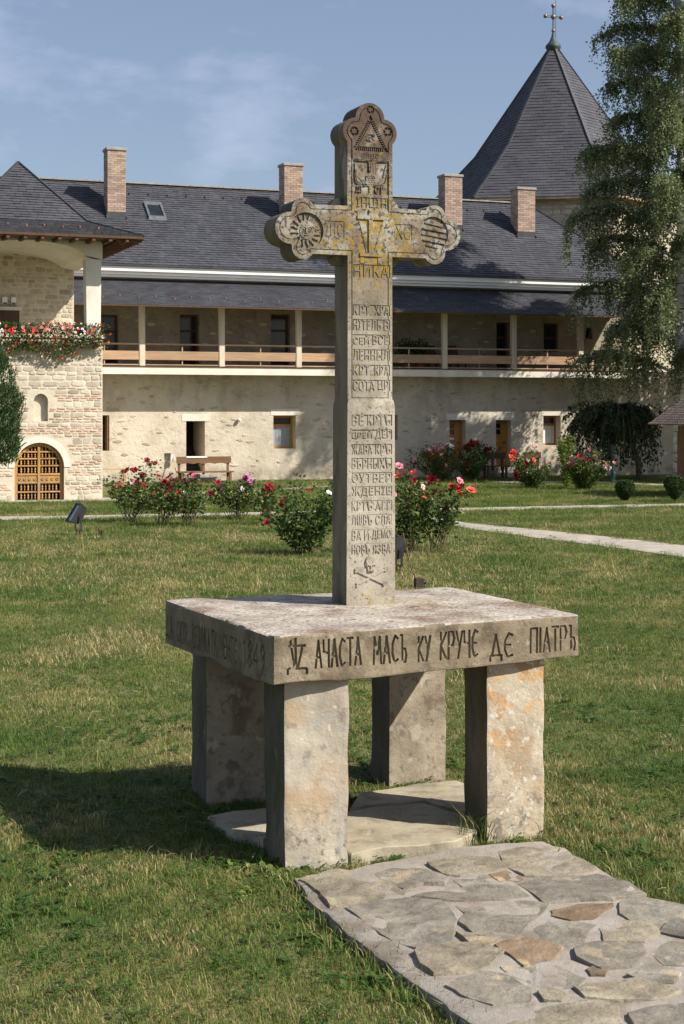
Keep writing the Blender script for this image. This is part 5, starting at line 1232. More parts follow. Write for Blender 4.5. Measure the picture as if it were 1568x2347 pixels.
leafmat('weed_leaf', [(0, (.045, .10, .015)), (.6, (.09, .16, .025)), (1, (.20, .24, .06))], trans=.35)
leafmat('long_grass_blade', [(0, (.05, .09, .018)), (.6, (.12, .15, .035)), (1, (.38, .32, .15))], trans=.3)
M('birch_bark', [(.3, (.28, .26, .23)), (.5, (.50, .48, .44)), (.7, (.60, .58, .54))], scale=3, stretch=(1, 1, 3), rough=.85, layers=[dict(c=(.05, .045, .04), s=3.5, a=.54, b=.62, amt=.9, st=(.6, .6, 2.5))], bump=[(.4, 12, .02)])
M('twig_bark', [(.3, (.09, .07, .05)), (.7, (.16, .125, .09))], scale=6, rough=.9)
M('rose_stem', [(.3, (.07, .075, .03)), (.7, (.17, .14, .07))], scale=8, rough=.8)
FL = {}
for nm, c in dict(crimson=(.28, .006, .018), dark_red=(.14, .004, .012), magenta=(.42, .016, .15), mauve=(.46, .12, .36), pink=(.62, .20, .24), pale=(.70, .45, .44), coral=(.62, .085, .05), scarlet=(.52, .02, .015), yellow=(.68, .50, .16), white=(.78, .74, .70), lilac=(.66, .52, .66)).items():
    FL[nm] = M('petal_' + nm, [(.3, tuple(x * .8 for x in c)), (.7, tuple(min(1, x * 1.15) for x in c))], scale=25, rough=.6, rndv=.22, spec=.2)
def leaf(mb, p, d, ln, w, up=None, mi=0):
    d = Vector(d).normalized(); p = Vector(p)
    s = d.cross(Vector((U(-1, 1), U(-1, 1), U(-.3, 1)))); 
    if s.length < 1e-3: s = d.orthogonal()
    s.normalize(); i0 = len(mb.v)
    mb.v += [tuple(p), tuple(p + d * ln * .45 + s * w / 2), tuple(p + d * ln), tuple(p + d * ln * .45 - s * w / 2)]
    mb.f.append((i0, i0 + 1, i0 + 2, i0 + 3)); mb.m.append(mi)
def rdir(zl=-1, zh=1):
    a = U(0, 2 * pi); z = U(zl, zh); r = math.sqrt(max(0, 1 - z * z)); return Vector((r * cos(a), r * sin(a), z))
def blossom_mesh(name, mat, r, n=(5, 6, 6)):
    mb = MB()
    for ring, k in enumerate(n):
        rr = r * (.35 + .33 * ring); tilt = (1.25, .85, .35)[ring]
        for i in range(k):
            a = 2 * pi * (i + .5 * (ring % 2)) / k + U(-.15, .15); d = Vector((cos(a), sin(a), 0)); s = Vector((-sin(a), cos(a), 0))
            t = (d * cos(tilt) + Vector((0, 0, sin(tilt)))).normalized(); b = d * r * .12 * ring; w = rr * .75
            i0 = len(mb.v); mb.v += [tuple(b - s * w * .3), tuple(b + s * w * .3), tuple(b + t * rr * .7 + s * w * .6), tuple(b + t * rr + Vector((0, 0, -.1 * rr))), tuple(b + t * rr * .7 - s * w * .6)]
            mb.f.append((i0, i0 + 1, i0 + 2, i0 + 3, i0 + 4)); mb.m.append(0)
    return mb.mesh(name, mat)
BLO = {k: [blossom_mesh('rose_blossom', m, .075) for _ in range(2)] for k, m in FL.items()}

def birch():
    random.seed(12)
    x, y = ground(1556, 942 + 3600 * EYE / 54.4)[:2]
    t = thing('birch_tree', 'tall drooping birch with white trunk rising in front of the stone tower', 'tree', (x, y, 0))
    H = 23.5; tp = []; n = 24
    for i in range(n + 1): f = i / n; tp.append(Vector((.25 * sin(f * 5) * f, .2 * sin(f * 4 + 1) * f, f * H)))
    tr = MB(); tr.tube(tp, [.21 * (1 - i / n) ** .8 + .02 for i in range(n + 1)], 10); tro = tr.build('trunk', MATS['birch_bark'], t, smooth=True)
    br = MB(); tw = MB(); lf = MB()
    def trunk_at(h): f = h / H * n; i = min(n - 1, int(f)); return tp[i].lerp(tp[i + 1], f - i)
    for k in range(64):
        f = (k + .5) / 64; h = 3.2 + (f ** .92) * 17.5; L = (3.95 - 2.0 * f) * U(.75, 1.15); a = k * 2.399 + U(-.4, .4); b = trunk_at(h)
        if f < .22: L *= .85
        pts = []; up = U(.75, 1.15)
        for i in range(9):
            q = i / 8; pts.append(b + Vector((cos(a + q * .3), sin(a + q * .3), 0)) * L * (q ** .92) + Vector((0, 0, up * L * .62 * (q - .62 * q * q * q * 1.25))))
        br.tube(pts, [.055 * (1 - .55 * f) * (1 - i / 9) + .007 for i in range(9)], 5)
        nt = int(36 + L * 13)
        for j in range(nt):
            q = U(.16, 1.0); ii = min(7, int(q * 8)); p = pts[ii].lerp(pts[ii + 1], q * 8 - ii)
            out = (Vector((cos(a), sin(a), 0)) * .7 + rdir(-.2, .7) * 1.1).normalized(); hang = U(.3, .9) * (.8 + 1.1 * (1 - f)) * (1 if rnd() < .75 else 1.6)
            if p.z - hang < 1.9: hang = max(.3, p.z - 1.9)
            tpz = [p]; m_ = 7
            for i in range(1, m_ + 1):
                g = i / m_; tpz.append(p + out * .50 * min(1, g * 1.7) * U(.8, 1.1) + Vector((0, 0, .10 * sin(g * 3) - hang * g * g)) + Vector((U(-.04, .04), U(-.04, .04), 0)))
            if j % 2 == 0: tw.tube(tpz, [.010 - .001 * i for i in range(m_ + 1)], 3, cap=False)
            nl = int(hang / .021) + 16
            for i in range(nl):
                g = U(.08, 1) * m_; c = min(m_ - 1, int(g)); pp = tpz[c].lerp(tpz[c + 1], g - c) + rdir() * U(0, .34) * U(.2, 1)
                leaf(lf, pp, rdir(-1, .2), U(.07, .115), U(.052, .08))
    br.build('branches', MATS['birch_bark'], t); tw.build('twigs', MATS['twig_bark'], t); lf.build('crown', MATS['birch_leaf'], t)
birch()
def shade_tree(label, x, y, seed, H, r0, zc, nl):
    random.seed(seed); t = thing('maple_tree', label, 'tree', (x, y, 0), 0, 'trees beyond the right edge')
    tr = MB(); tr.tube([(0, 0, -.2), (.1, 0, 2), (0, .1, H * .5), (.1, 0, H * .9)], [.3, .24, .16, .04], 9); tr.build('trunk', MATS['twig_bark'], t, smooth=True); br = MB(); lf = MB()
    for k in range(70):
        d = rdir(-.7, 1); c = Vector((0, 0, zc)) + Vector((d.x * r0, d.y * r0, d.z * (H - zc))) * U(.45, 1); br.tube([(0, 0, max(1.5, c.z * .55)), c * .6 + Vector((0, 0, c.z * .3)), c], [.07, .04, .01], 5)
        for j in range(nl // 70): leaf(lf, c + rdir() * U(.1, 1.1), rdir(-1, .4), U(.14, .2), U(.12, .16))
    br.build('branches', MATS['twig_bark'], t); lf.build('crown', MATS['dark_leaf'], t)
shade_tree('broad maple just outside the picture that shades the right end of the wall', 18.4, 59.4, 77, 11.0, 3.3, 6.8, 15000)
shade_tree('lower maple just outside the picture right of the pavilion', 17.2, 54.4, 78, 9.5, 3.3, 6.2, 15000)
def weeping():
    random.seed(4); x, y = ground(1466, 1101)[:2]
    t = thing('weeping_tree', 'small dark weeping mulberry tree drooping like an umbrella by the shaded wall', 'tree', (x, y, 0))
    tr = MB(); tr.tube([(0, 0, -.1), (-.05, 0, .6), (-.25, 0, 1.2), (-.55, 0, 1.9), (-.75, 0, 2.3)], [.12, .105, .10, .09, .06], 8); tr.build('trunk', MATS['twig_bark'], t, smooth=True)
    br = MB(); lf = MB(); c = Vector((-.75, 0, 2.2))
    for k in range(210):
        a = U(0, 2 * pi); L = U(.3, 1.9) * (1.12 if cos(a) < 0 else .9); hz = U(.35, .75); dr = U(.2, 2.4); pts = []
        for i in range(9):
            q = i / 8; pts.append(c + Vector((cos(a), sin(a), 0)) * L * (1 - (1 - q) ** 1.8) + Vector((0, 0, hz * sin(min(1, q * 1.6) * pi / 1.6) - dr * q ** 2.2)))
        br.tube(pts, [.028 - .0028 * i for i in range(9)], 4, cap=False)
        for j in range(80):
            q = U(.12, 1) * 8; ii = min(7, int(q)); p = pts[ii].lerp(pts[ii + 1], q - ii) + rdir() * U(0, .13)
            if p.z > .35: leaf(lf, p, (rdir(-1, .1) + Vector((0, 0, -.6))), U(.11, .19), U(.05, .08))
    br.build('branches', MATS['twig_bark'], t); lf.build('crown', MATS['dark_leaf'], t)
weeping()
def juniper():
    random.seed(6); x, y = (-8.72, 39.5)
    t = thing('juniper_tree', 'dense grey green columnar juniper at the left edge beside the arched gate', 'tree', (x, y, 0))
    tr = MB(); tr.tube([(-.5, 0, -.1), (-.4, 0, 1.2), (0, 0, 2.6), (0, 0, 4.0)], [.12, .10, .07, .03], 8); tr.build('trunk', MATS['twig_bark'], t)
    lf = MB(); n = 0
    blobs_ = [(0, 0, 1.75, .62, .55), (.05, 0, 2.5, .62, .7), (-.05, 0, 3.2, .55, .65), (-.1, 0, 3.75, .38, .5), (.12, 0, 2.1, .50, .42), (.22, -.1, 1.55, .42, .42), (-.5, .1, 1.3, .5, .5), (.22, 0, 2.75, .46, .40)]
    while n < 15000:
        bx, by, bz, r, h = random.choice(blobs_); d = rdir(); k = noise.noise(d * 3 + Vector((bx, by, bz)) * 3)
        p = Vector((bx, by, bz)) + Vector((d.x * r, d.y * r, d.z * h)) * U(.72, 1.02) * (1 + .22 * k)
        leaf(lf, p, Vector((d.x * .6, d.y * .6, 1)) + rdir() * .5, U(.07, .14), U(.02, .035)); n += 1
    lf.build('crown', MATS['juniper_leaf'], t)
juniper()
def ball(px, py, r, h, stem, label, seed):
    random.seed(seed); x, y = ground(px, py)[:2]
    t = thing('topiary_bush', label, 'topiary bush', (x, y, 0), 0, 'clipped topiary bushes')
    tr = MB(); tr.tube([(0, 0, -.05), (0, 0, stem + .3)], [.035, .03], 6); tr.build('trunk', MATS['twig_bark'], t)
    lf = MB()
    for i in range(6500):
        d = rdir(); z = stem + h * (d.z + 1) / 2; f = (z - stem) / h; rr = r * (math.sin(min(1, f * 1.25 + .12) * pi / 2) if f < .7 else 1) * math.sqrt(max(.02, 1 - max(0, (f - .62) / .40) ** 2))
        a = math.atan2(d.y, d.x); q = rr * (1 - abs(U(0, .14))) * (1 + .06 * noise.noise(Vector((cos(a) * 3, sin(a) * 3, z * 5))))
        leaf(lf, (q * cos(a), q * sin(a), z), rdir(-.4, 1), U(.035, .06), U(.022, .035))
    for i in range(500):
        a = U(0, 2 * pi); q = r * .8 * math.sqrt(rnd()); leaf(lf, (q * cos(a), q * sin(a), stem + h * U(.92, .99)), rdir(0, 1), .05, .03)
    lf.build('crown', MATS['box_leaf'], t)
ball(1432, 1150, .26, .53, .05, 'small dark clipped bush shaped like an inverted pear on the grass by the cross path', 31)
ball(1547, 1153, .29, .62, .12, 'larger round clipped bush on a short stem in front of the wooden pavilion', 32)

def shrub(name, label, cat, px, py, top_y, half_w, nleaf, mat, seed, depth=None):
    random.seed(seed); g = ground(px, py); D = g.y; h = EYE + (942 - top_y) / FPX * D; w = half_w / FPX * D
    t = thing(name, label, cat, (g.x, g.y, 0)); st_ = MB(); lf = MB()
    for k in range(14):
        a = U(0, 2 * pi); q = U(.1, .9) * w; hh = h * U(.7, 1.0) * (1 - .25 * (q / w) ** 2); pts = [Vector((0, 0, -.05)) + Vector((cos(a), sin(a), 0)) * q * .15, Vector((cos(a) * q * .6, sin(a) * q * .6, hh * .5)), Vector((cos(a) * q, sin(a) * q, hh))]
        st_.tube(pts, [.014, .01, .005], 4, cap=False)
        for i in range(nleaf // 14):
            f = U(.12, 1) * 2; ii = min(1, int(f)); p = pts[ii].lerp(pts[ii + 1], f - ii) + rdir() * U(.02, .26) * w
            if p.z > .05: leaf(lf, p, rdir(-.5, .8), U(.05, .09), U(.03, .05))
    st_.build('stems', MATS['rose_stem'], t); lf.build('foliage', MATS[mat], t); return t
shrub('lilac_shrub', 'tall yellow green leafy shrub standing behind the roses below the curtained window', 'shrub', 1302, 1118, 978, 36, 2600, 'bright_leaf', 41)

def c3(x, y): return ((150 + x / 1.96) * .81667, (1260 + y / 1.96) * .81667)
def c6(x, y): return ((1080 + x / 1.8667) * .81667, (1150 + y / 1.8667) * .81667)
GR2 = 'rose bushes near the wing wall'
def rose(label, px, py, top_y, half_w, flowers, seed, conv, nleaf=620, nst=16, group='rose bushes on the lawn', low=.40, fs=.86, dens=1.0):
    random.seed(seed); g = ground(px, py); D = g.y; h = EYE + (942 - top_y + (6 if group != GR2 else 16)) / FPX * D; w = half_w * (1.45 if group != GR2 else 1.5) / FPX * D; nleaf = int(nleaf * (1.3 if group != GR2 else 2.0))
    t = thing('rose_bush', label, 'rose bush', (g.x, g.y, 0), 0, group); st_ = MB(); lf = MB(); tips = []
    def stem(tip, r0=.010):
        b = Vector((U(-.16, .16) * min(1, w * 2), U(-.12, .12), -.03)); m_ = b.lerp(tip, .5) + Vector((U(-.08, .08), U(-.08, .08), U(.03, .12) * h)); pts = []
        for i in range(7): q = i / 6; pts.append(b * (1 - q) ** 2 + m_ * 2 * q * (1 - q) + tip * q * q)
        st_.tube(pts, [r0 * (1 - .1 * i) for i in range(7)], 4, cap=False); return pts
    allp = []
    for k in range(nst):
        a = U(0, 2 * pi); q = w * math.sqrt(rnd()); tip = Vector((cos(a) * q, sin(a) * min(q, .6), h * U(.42, .98) * (1 - .15 * (q / w) ** 2))); allp.append(stem(tip))
    for (c, fx, fy, *sz) in flowers:
        X, Y = conv(fx, fy); dd = U(-.25, .1); d_ = D + dd; p = Vector(((X - 784) / FPX * d_ - g.x, dd, EYE + (942 - Y) / FPX * d_)); allp.append(stem(p, .007))
        o = link('rose_blossom', random.choice(BLO[c]), t, loc=p); s_ = (sz[0] if sz else 1) * U(.8, 1.15) * fs; o.scale = (s_,) * 3; o.rotation_euler = (U(.3, 1.2), U(-.4, .4), U(-1, 1))
        if s_ > 1.25:
            for _ in range(3): o2 = link('rose_blossom', random.choice(BLO[c]), t, loc=p + rdir() * .09); o2.scale = (.85 * fs,) * 3; o2.rotation_euler = (U(.3, 1.2), U(-.4, .4), U(-1, 1))
    cols_ = [f[0] for f in flowers]
    for pts in random.sample(allp[:nst], min(nst, 5)):
        o = link('rose_blossom', random.choice(BLO[random.choice(cols_)]), t, loc=pts[-1] + Vector((0, -.04, .03))); s_ = U(.4, .75) * fs; o.scale = (s_,) * 3; o.rotation_euler = (U(.3, 1.3), U(-.4, .4), U(-1, 1))
    for pts in allp:
        for i in range(int(nleaf / len(allp))):
            f = (low + (1 - low) * U(0, 1) ** .75) * 6; ii = min(5, int(f)); p = pts[ii].lerp(pts[ii + 1], f - ii); d = rdir(-.3, .7); q = p + d * U(.03, .15)
            leaf(lf, q, d, U(.055, .095), U(.038, .058))
            if rnd() < .55: leaf(lf, q, d + rdir() * .8, U(.05, .085), U(.035, .055))
    st_.build('stems', MATS['rose_stem'], t); lf.build('foliage', MATS['rose_leaf'], t); return t
rose('leggy rose bush with dark crimson blooms, leftmost in the row by the floodlight', 296, 1197, 1085, 50, [('dark_red', 515, 62, 1.2), ('crimson', 405, 118), ('crimson', 448, 115, 1.3), ('crimson', 493, 145, 1.3), ('dark_red', 455, 180), ('crimson', 530, 85), ('crimson', 560, 78), ('dark_red', 335, 215, .8), ('crimson', 390, 215, .9), ('crimson', 500, 200), ('pale', 435, 190, .7)], 51, c3, 760, 18)
rose('rose bush with small dark red blooms, second from the floodlight', 372, 1207, 1098, 42, [('crimson', 578, 148), ('crimson', 635, 155, 1.1), ('crimson', 612, 180, 1.2), ('crimson', 618, 218), ('dark_red', 645, 212), ('crimson', 618, 242, 1.1), ('crimson', 565, 248), ('dark_red', 655, 172), ('crimson', 683, 175), ('yellow', 705, 265, .7), ('crimson', 690, 240, .7)], 52, c3, 640, 15)
rose('rose bush topped by a bright magenta cluster in front of the wooden bench', 437, 1205, 1100, 42, [('magenta', 755, 140, 1.4), ('magenta', 722, 172, 1.1), ('dark_red', 768, 175), ('magenta', 775, 150, 1.1), ('crimson', 803, 185, .7), ('white', 725, 237, .8)], 53, c3, 660, 15)
rose('rose bush with mauve and pale pink blooms in the middle of the row', 545, 1192, 1095, 52, [('crimson', 870, 242, 1.3), ('mauve', 925, 205), ('magenta', 922, 225), ('mauve', 1080, 140, 1.1), ('magenta', 1055, 160, 1.1), ('mauve', 1083, 175), ('pink', 1105, 195), ('white', 1038, 220, .9), ('yellow', 1063, 250, .8), ('magenta', 990, 268, .8), ('crimson', 905, 182, .8), ('magenta', 1065, 195, .8)], 54, c3, 1000, 20)
rose('rose bush with one big crimson cluster and a pale yellow bloom on long stems', 615, 1205, 1120, 26, [('crimson', 1190, 205, 1.5), ('crimson', 1180, 235, 1.2), ('crimson', 1242, 212, 1.1), ('yellow', 1165, 262, 1.0), ('crimson', 1165, 330, .9)], 55, c3, 330, 9)
rose('large dark leaved rose bush almost without blooms just left of the cross shaft', 700, 1272, 1085, 68, [('crimson', 1250, 295, .9), ('crimson', 1275, 275, .9), ('white', 1515, 240, .8), ('crimson', 1262, 305, .7)], 56, c3, 1500, 26, low=.12)
rose('rose bush with coral and pink blooms directly right of the cross shaft', 938, 1270, 1078, 40, [('coral', 150, 328, 1.2), ('pink', 75, 295), ('coral', 62, 345), ('crimson', 150, 372, 1.1), ('pink', 185, 422, 1.1), ('pale', 150, 437), ('pink', 100, 330), ('crimson', 105, 600, .8)], 57, c6, 1000, 20, low=.2)
rose('bare stemmed rose bush with red blooms at the end of the side path', 1002, 1268, 1098, 42, [('crimson', 252, 370, 1.3), ('crimson', 258, 432, 1.2), ('scarlet', 288, 433, .8), ('crimson', 318, 520, 1.0), ('pink', 392, 372, 1.1), ('scarlet', 355, 402, 1.1), ('crimson', 398, 405, 1.2), ('scarlet', 390, 428, .9), ('coral', 402, 448, 1.1), ('coral', 452, 422, 1.2)], 58, c6, 620, 15, low=.35)
GR2 = 'rose bushes near the wing wall'
rose('broad rose bush full of pink and orange blooms below the first orange door', 1010, 1103, 1030, 52, [('pink', 200, 205), ('coral', 215, 235), ('pink', 250, 215), ('pink', 280, 210, 1.2), ('pink', 300, 205, 1.2), ('white', 340, 190, 1.2), ('pink', 320, 200), ('coral', 265, 245, 1.2), ('coral', 240, 245), ('white', 335, 220, 1.1), ('pink', 155, 265), ('coral', 275, 285), ('pink', 190, 235), ('pale', 300, 320), ('pink', 270, 182)], 59, c6, 1600, 26, GR2, .05, 1.35)
rose('dark leaved rose bush with few red blooms beside the dark bench', 1080, 1100, 1022, 46, [('crimson', 455, 178), ('crimson', 480, 172, 1.1), ('crimson', 415, 205), ('crimson', 430, 195), ('dark_red', 535, 210, 1.2), ('crimson', 415, 290, 1.4), ('crimson', 440, 190), ('white', 380, 298)], 60, c6, 1700, 26, GR2, .05, 1.35)
rose('low rose bush with orange red blooms beside the yellow green shrub', 1222, 1120, 1045, 42, [('scarlet', 670, 230, 1.2), ('coral', 665, 245), ('pink', 780, 197, 1.1), ('crimson', 735, 282, 1.2), ('crimson', 710, 290, 1.1), ('coral', 780, 262), ('crimson', 692, 345, 1.2), ('crimson', 695, 325), ('pale', 740, 320), ('pale', 830, 330)], 61, c6, 1300, 22, GR2, .08, 1.25)
rose('dense rose bush covered in small bright pink blooms, rightmost by the wall', 1340, 1123, 1042, 48, [('magenta', 1000, 300, 1.2), ('magenta', 980, 290, 1.2), ('magenta', 965, 300), ('magenta', 1065, 260, 1.2), ('magenta', 1050, 265), ('crimson', 1020, 245), ('pink', 1070, 320), ('pink', 1150, 275), ('pale', 1160, 300), ('pink', 1110, 285), ('pink', 1100, 250), ('yellow', 1050, 400, .7)], 62, c6, 1900, 26, GR2, .05, 1.2)
# geraniums over the parapet of the gatehouse
def geranium(i, x, cols, label):
    random.seed(70 + i); t = thing('geranium_plant', label, 'geranium', (GP[0], GP[1], 0), BA, 'trailing geraniums along the gatehouse parapet'); lf = MB()
    drop = U(.5, .8) if i < 6 else U(.35, .5)
    for k in range(620):
        q = rnd(); z = 4.72 + U(-.05, .26) if q < .42 else 4.72 - drop * rnd() ** 1.2
        y = U(-.02, .26) if z > 4.66 else U(-.17, -.06); p = Vector((x + random.gauss(0, .16), y - (.06 if z < 4.66 else 0), z)); leaf(lf, p, Vector((U(-.6, .6), -1, U(-.6, .5))), U(.05, .085), U(.05, .08))
    lf.build('foliage', MATS['weed_leaf'], t)
    for k in range(36):
        z = 4.74 + U(-.05, .24) if rnd() < .36 else 4.72 - drop * rnd(); p = (x + random.gauss(0, .16), (-.18 if z < 4.68 else U(-.16, .1)), z)
        o = link('blossom', random.choice(BLO[random.choice(cols)]), t, loc=p); s_ = U(.3, .58); o.scale = (s_, s_, s_); o.rotation_euler = (U(.8, 1.6), U(-.4, .4), 0)
gl_ = [('white', 'lilac', 'white'), ('scarlet', 'coral', 'white'), ('scarlet', 'pink', 'coral', 'pink'), ('pink', 'coral', 'scarlet'), ('scarlet', 'coral', 'pale'), ('coral', 'pink', 'scarlet', 'pale'), ('lilac', 'white', 'lilac'), ('scarlet', 'coral', 'pink')]
gn = ['white trailing geranium at the left edge of the gatehouse parapet', 'red trailing geranium beside the white one at the left edge', 'red and pink trailing geranium hanging lowest left of the gate axis', 'mostly pink trailing geranium above the small blind niche',
      'scarlet trailing geranium in the middle right of the parapet', 'coral and pink trailing geranium just left of the pale lilac one', 'pale lilac and white trailing geranium near the white corner post', 'scarlet geranium at the right corner spilling past the white post']
for i in range(8): geranium(i, -2.97 + i * .395, gl_[i], gn[i])
# weeds, tufts of long grass by the monument
def weed(label, px, py, n, size, seed, spread=.12, mat='weed_leaf', cat='weed', upz=.5):
    random.seed(seed); x, y = ground(px, py)[:2]; mb = MB(); mb.v.append((0, 0, .004))
    for i in range(n):
        a = U(0, 2 * pi); d = Vector((cos(a), sin(a), U(.2, upz * 2.2))).normalized(); b = Vector((random.gauss(0, spread * .5), random.gauss(0, spread * .35), 0)); L = size * U(.6, 1.3); w = L * U(.28, .5); s = Vector((-sin(a), cos(a), 0)) * w / 2
        m1 = b + d * L * .25; m2 = b + d * L * .65; tip = b + d * L + Vector((0, 0, -.2 * L)); i0 = len(mb.v)
        mb.v += [tuple(b), tuple(m1 + s * .8), tuple(m2 + s), tuple(tip), tuple(m2 - s), tuple(m1 - s * .8)]; mb.f += [(i0, i0 + 1, i0 + 2, i0 + 4, i0 + 5), (i0 + 2, i0 + 3, i0 + 4), (0, i0, i0 + 5)]; mb.m += [0, 0, 0]
    o = mb.build('weed_plant', MATS[mat], None, loc=(x, y, 0)); return tag(o, label, cat, 'broad leaved weeds round the stone table')
weed('broad leaved weed at the foot of the front left leg of the stone table', 632, 2005, 60, .065, 81, .2)
weed('leafy green weed left of the front left leg with upright leaves', 585, 1985, 50, .075, 82, .2, upz=.9)
weed('low weed beside the corner of the flagstone path', 660, 1990, 40, .07, 83, .14)
weed('weed with pale leaves in the grass below the front left leg', 590, 2045, 26, .065, 84, .14)
weed('leafy weed on the left edge of the flagstone path halfway down', 770, 2160, 50, .065, 85, .2)
weed('cluster of broad leaves on the left edge of the flagstone path near the bottom', 905, 2265, 80, .07, 86, .25)
weed('small bright green weed at the foot of the front right leg', 1180, 1930, 12, .06, 87, .05)
weed('low yellowish plant by the back right leg on the flat stone', 960, 1812, 60, .06, 88, .22)
weed('weed leaning on the back left leg in the shadow', 470, 1860, 40, .065, 89, .18)
weed('weed between the flat stone and the front left leg', 735, 2005, 12, .05, 90, .05)
def tuft(label, px, py, n, h, seed, spread=.1, lean=.8):
    random.seed(seed); x, y = ground(px, py)[:2]; mb = clump(n, spread, h * .4, h, .006); return tag(mb.build('grass_tuft', MATS['long_grass_blade'], None, loc=(x, y, .0)), label, 'grass tuft', 'tufts of long grass')
tuft('tuft of long dark grass against the left side of the front right leg', 1085, 1935, 70, .26, 91, .13)
tuft('tuft of dry long grass right of the front right leg', 1275, 1905, 120, .17, 92, .2)
tuft('tuft of dry yellow grass on the right edge of the flagstone path', 1345, 1950, 150, .13, 93, .28)
tuft('few thin blades of grass growing through the flat stone', 890, 1900, 8, .28, 94, .05)
tuft('tuft of grass at the left corner of the flagstone path', 690, 2040, 60, .13, 95, .14)
for i_, (a_, b_, w_) in enumerate(((705, 2062, 'just below its upper corner'), (735, 2092, 'a hand below its upper corner'), (790, 2142, 'beside the first grey flagstone'), (815, 2160, 'behind the broad leaved weed'), (870, 2205, 'above the big weed cluster'), (930, 2248, 'beside the big weed cluster'), (960, 2280, 'below the big weed cluster'), (1040, 2345, 'at the bottom of the picture'))):
    tuft('low grass overgrowing the left edge of the flagstone path ' + w_, a_, b_, 110, .105, 100 + i_, .17)
for i_, (a_, b_, w_) in enumerate(((1300, 1938, 'next to the front right leg'), (1400, 1990, 'in its upper part'), (1450, 2020, 'halfway along'), (1500, 2052, 'in its lower part'), (1545, 2085, 'where the picture cuts it'))):
    tuft('dry grass along the right edge of the flagstone path ' + w_, a_, b_, 110, .10, 120 + i_, .2)
tuft('tuft of grass along the lower left edge of the flagstone path', 840, 2195, 120, .12, 96, .22)
tuft('tuft of grass along the left edge near the bottom of the picture', 1010, 2325, 120, .12, 97, .25)
# ------------------------------------------------------------------ furniture of the yard
M('lamp_black', [(.4, (.022, .023, .025)), (.6, (.035, .036, .038))], scale=8, rough=.42)
M('lamp_glass', [(.4, (.30, .36, .38)), (.6, (.45, .50, .52))], scale=3, rough=.08, spec=.9)
M('rust_iron', [(.4, (.10, .045, .03)), (.6, (.16, .075, .05))], scale=14, rough=.85)
M('green_iron', [(.4, (.02, .05, .05)), (.6, (.035, .075, .07))], scale=8, rough=.5)
def floodlight(label, px, py, rz, s, tilt):
    x, y = ground(px, py)[:2]; t = thing('floodlight', label, 'floodlight', (x, y, 0), rz, 'black floodlights on the lawn')
    T = Matrix.Translation((0, 0, .40 * s)) @ Matrix.Rotation(tilt, 4, 'X'); P = lambda *a: T @ Vector(a) * 1
    w, h = .15 * s, .21 * s
    b = MB(); ft = [(-w, -.09 * s, -h), (w, -.09 * s, -h), (w, -.09 * s, h), (-w, -.09 * s, h)]; bk = [(-w * .7, .06 * s, -h * .7), (w * .7, .06 * s, -h * .7), (w * .7, .06 * s, h * .8), (-w * .7, .06 * s, h * .8)]
    b.hexa([P(*q) for q in (ft[0], ft[1], bk[1], bk[0], ft[3], ft[2], bk[2], bk[3])]); 
    for sx in (-1, 1): b.bar(P(sx * (w - .015 * s), -.105 * s, -h), P(sx * (w - .015 * s), -.105 * s, h), .03 * s, .035 * s)
    for sz in (-1, 1): b.bar(P(-w, -.105 * s, sz * (h - .02 * s)), P(w, -.105 * s, sz * (h - .02 * s)), .035 * s, .035 * s)
    for k in range(-2, 3): b.bar(P(k * .04 * s, .065 * s, -h * .6), P(k * .04 * s, .065 * s, h * .7), .008 * s, .03 * s)
    b.build('housing', MATS['lamp_black'], t, bevel=.004)
    g = MB(); g.poly([P(-w * .82, -.094 * s, -h * .84), P(w * .82, -.094 * s, -h * .84), P(w * .82, -.094 * s, h * .84), P(-w * .82, -.094 * s, h * .84)]); g.build('glass', MATS['lamp_glass'], t)
    k = MB(); 
    for sx in (-1, 1): k.bar((sx * (w + .02 * s), 0, .12 * s), (sx * (w + .02 * s), 0, .42 * s), .035 * s, .012 * s)
    k.bar((-w - .02 * s, 0, .12 * s), (w + .02 * s, 0, .12 * s), .035 * s, .014 * s); k.build('bracket', MATS['lamp_black'], t)
    for sx in (-.09 * s, .09 * s):
        k = MB(); k.tube([(sx, 0, -.1), (sx, 0, .12 * s)], .016 * s, 6); k.build('stake', MATS['rust_iron'], t)
floodlight('black floodlight on a bracket standing alone left of the rose row', 180, 1229, R(-62), 1.05, R(-32))
floodlight('black floodlight half hidden behind the cross shaft', 914, 1312, R(-75), .95, R(-12))
x, y = ground(228, 1230)[:2]; t = thing('ground_peg', 'short rusty iron peg stuck in the grass right of the left floodlight', 'peg', (x, y, 0))
mb = MB(); mb.box(-.02, .02, -.02, .02, -.1, .16); mb.build('post', MATS['rust_iron'], t); mb = MB(); mb.tube([(.045, 0, -.1), (.045, 0, .13)], .018, 6); mb.build('pipe', MATS['lamp_black'], t)
x, y = ground(960, 1350)[:2]; t = thing('junction_box', 'small brown cable box on the lawn behind the stone table', 'cable box', (x, y, 0), R(15))
M('brown_box', [(.4, (.035, .022, .017)), (.6, (.06, .036, .027))], scale=10, rough=.7)
mb = MB(); mb.box(-.06, .06, -.05, .05, -.1, .16); mb.build('box', MATS['brown_box'], t, bevel=.006); mb = MB(); mb.tube([(.055, -.0, .10), (.10, 0, .10)], .035, 8); mb.build('cap', MATS['lamp_black'], t)
mb = MB(); mb.tube([(-.03, 0, .12), (-.09, .05, .28), (-.14, .1, .5), (-.17, .2, .78)], .008, 5); mb.build('cable', MATS['rust_iron'], t)
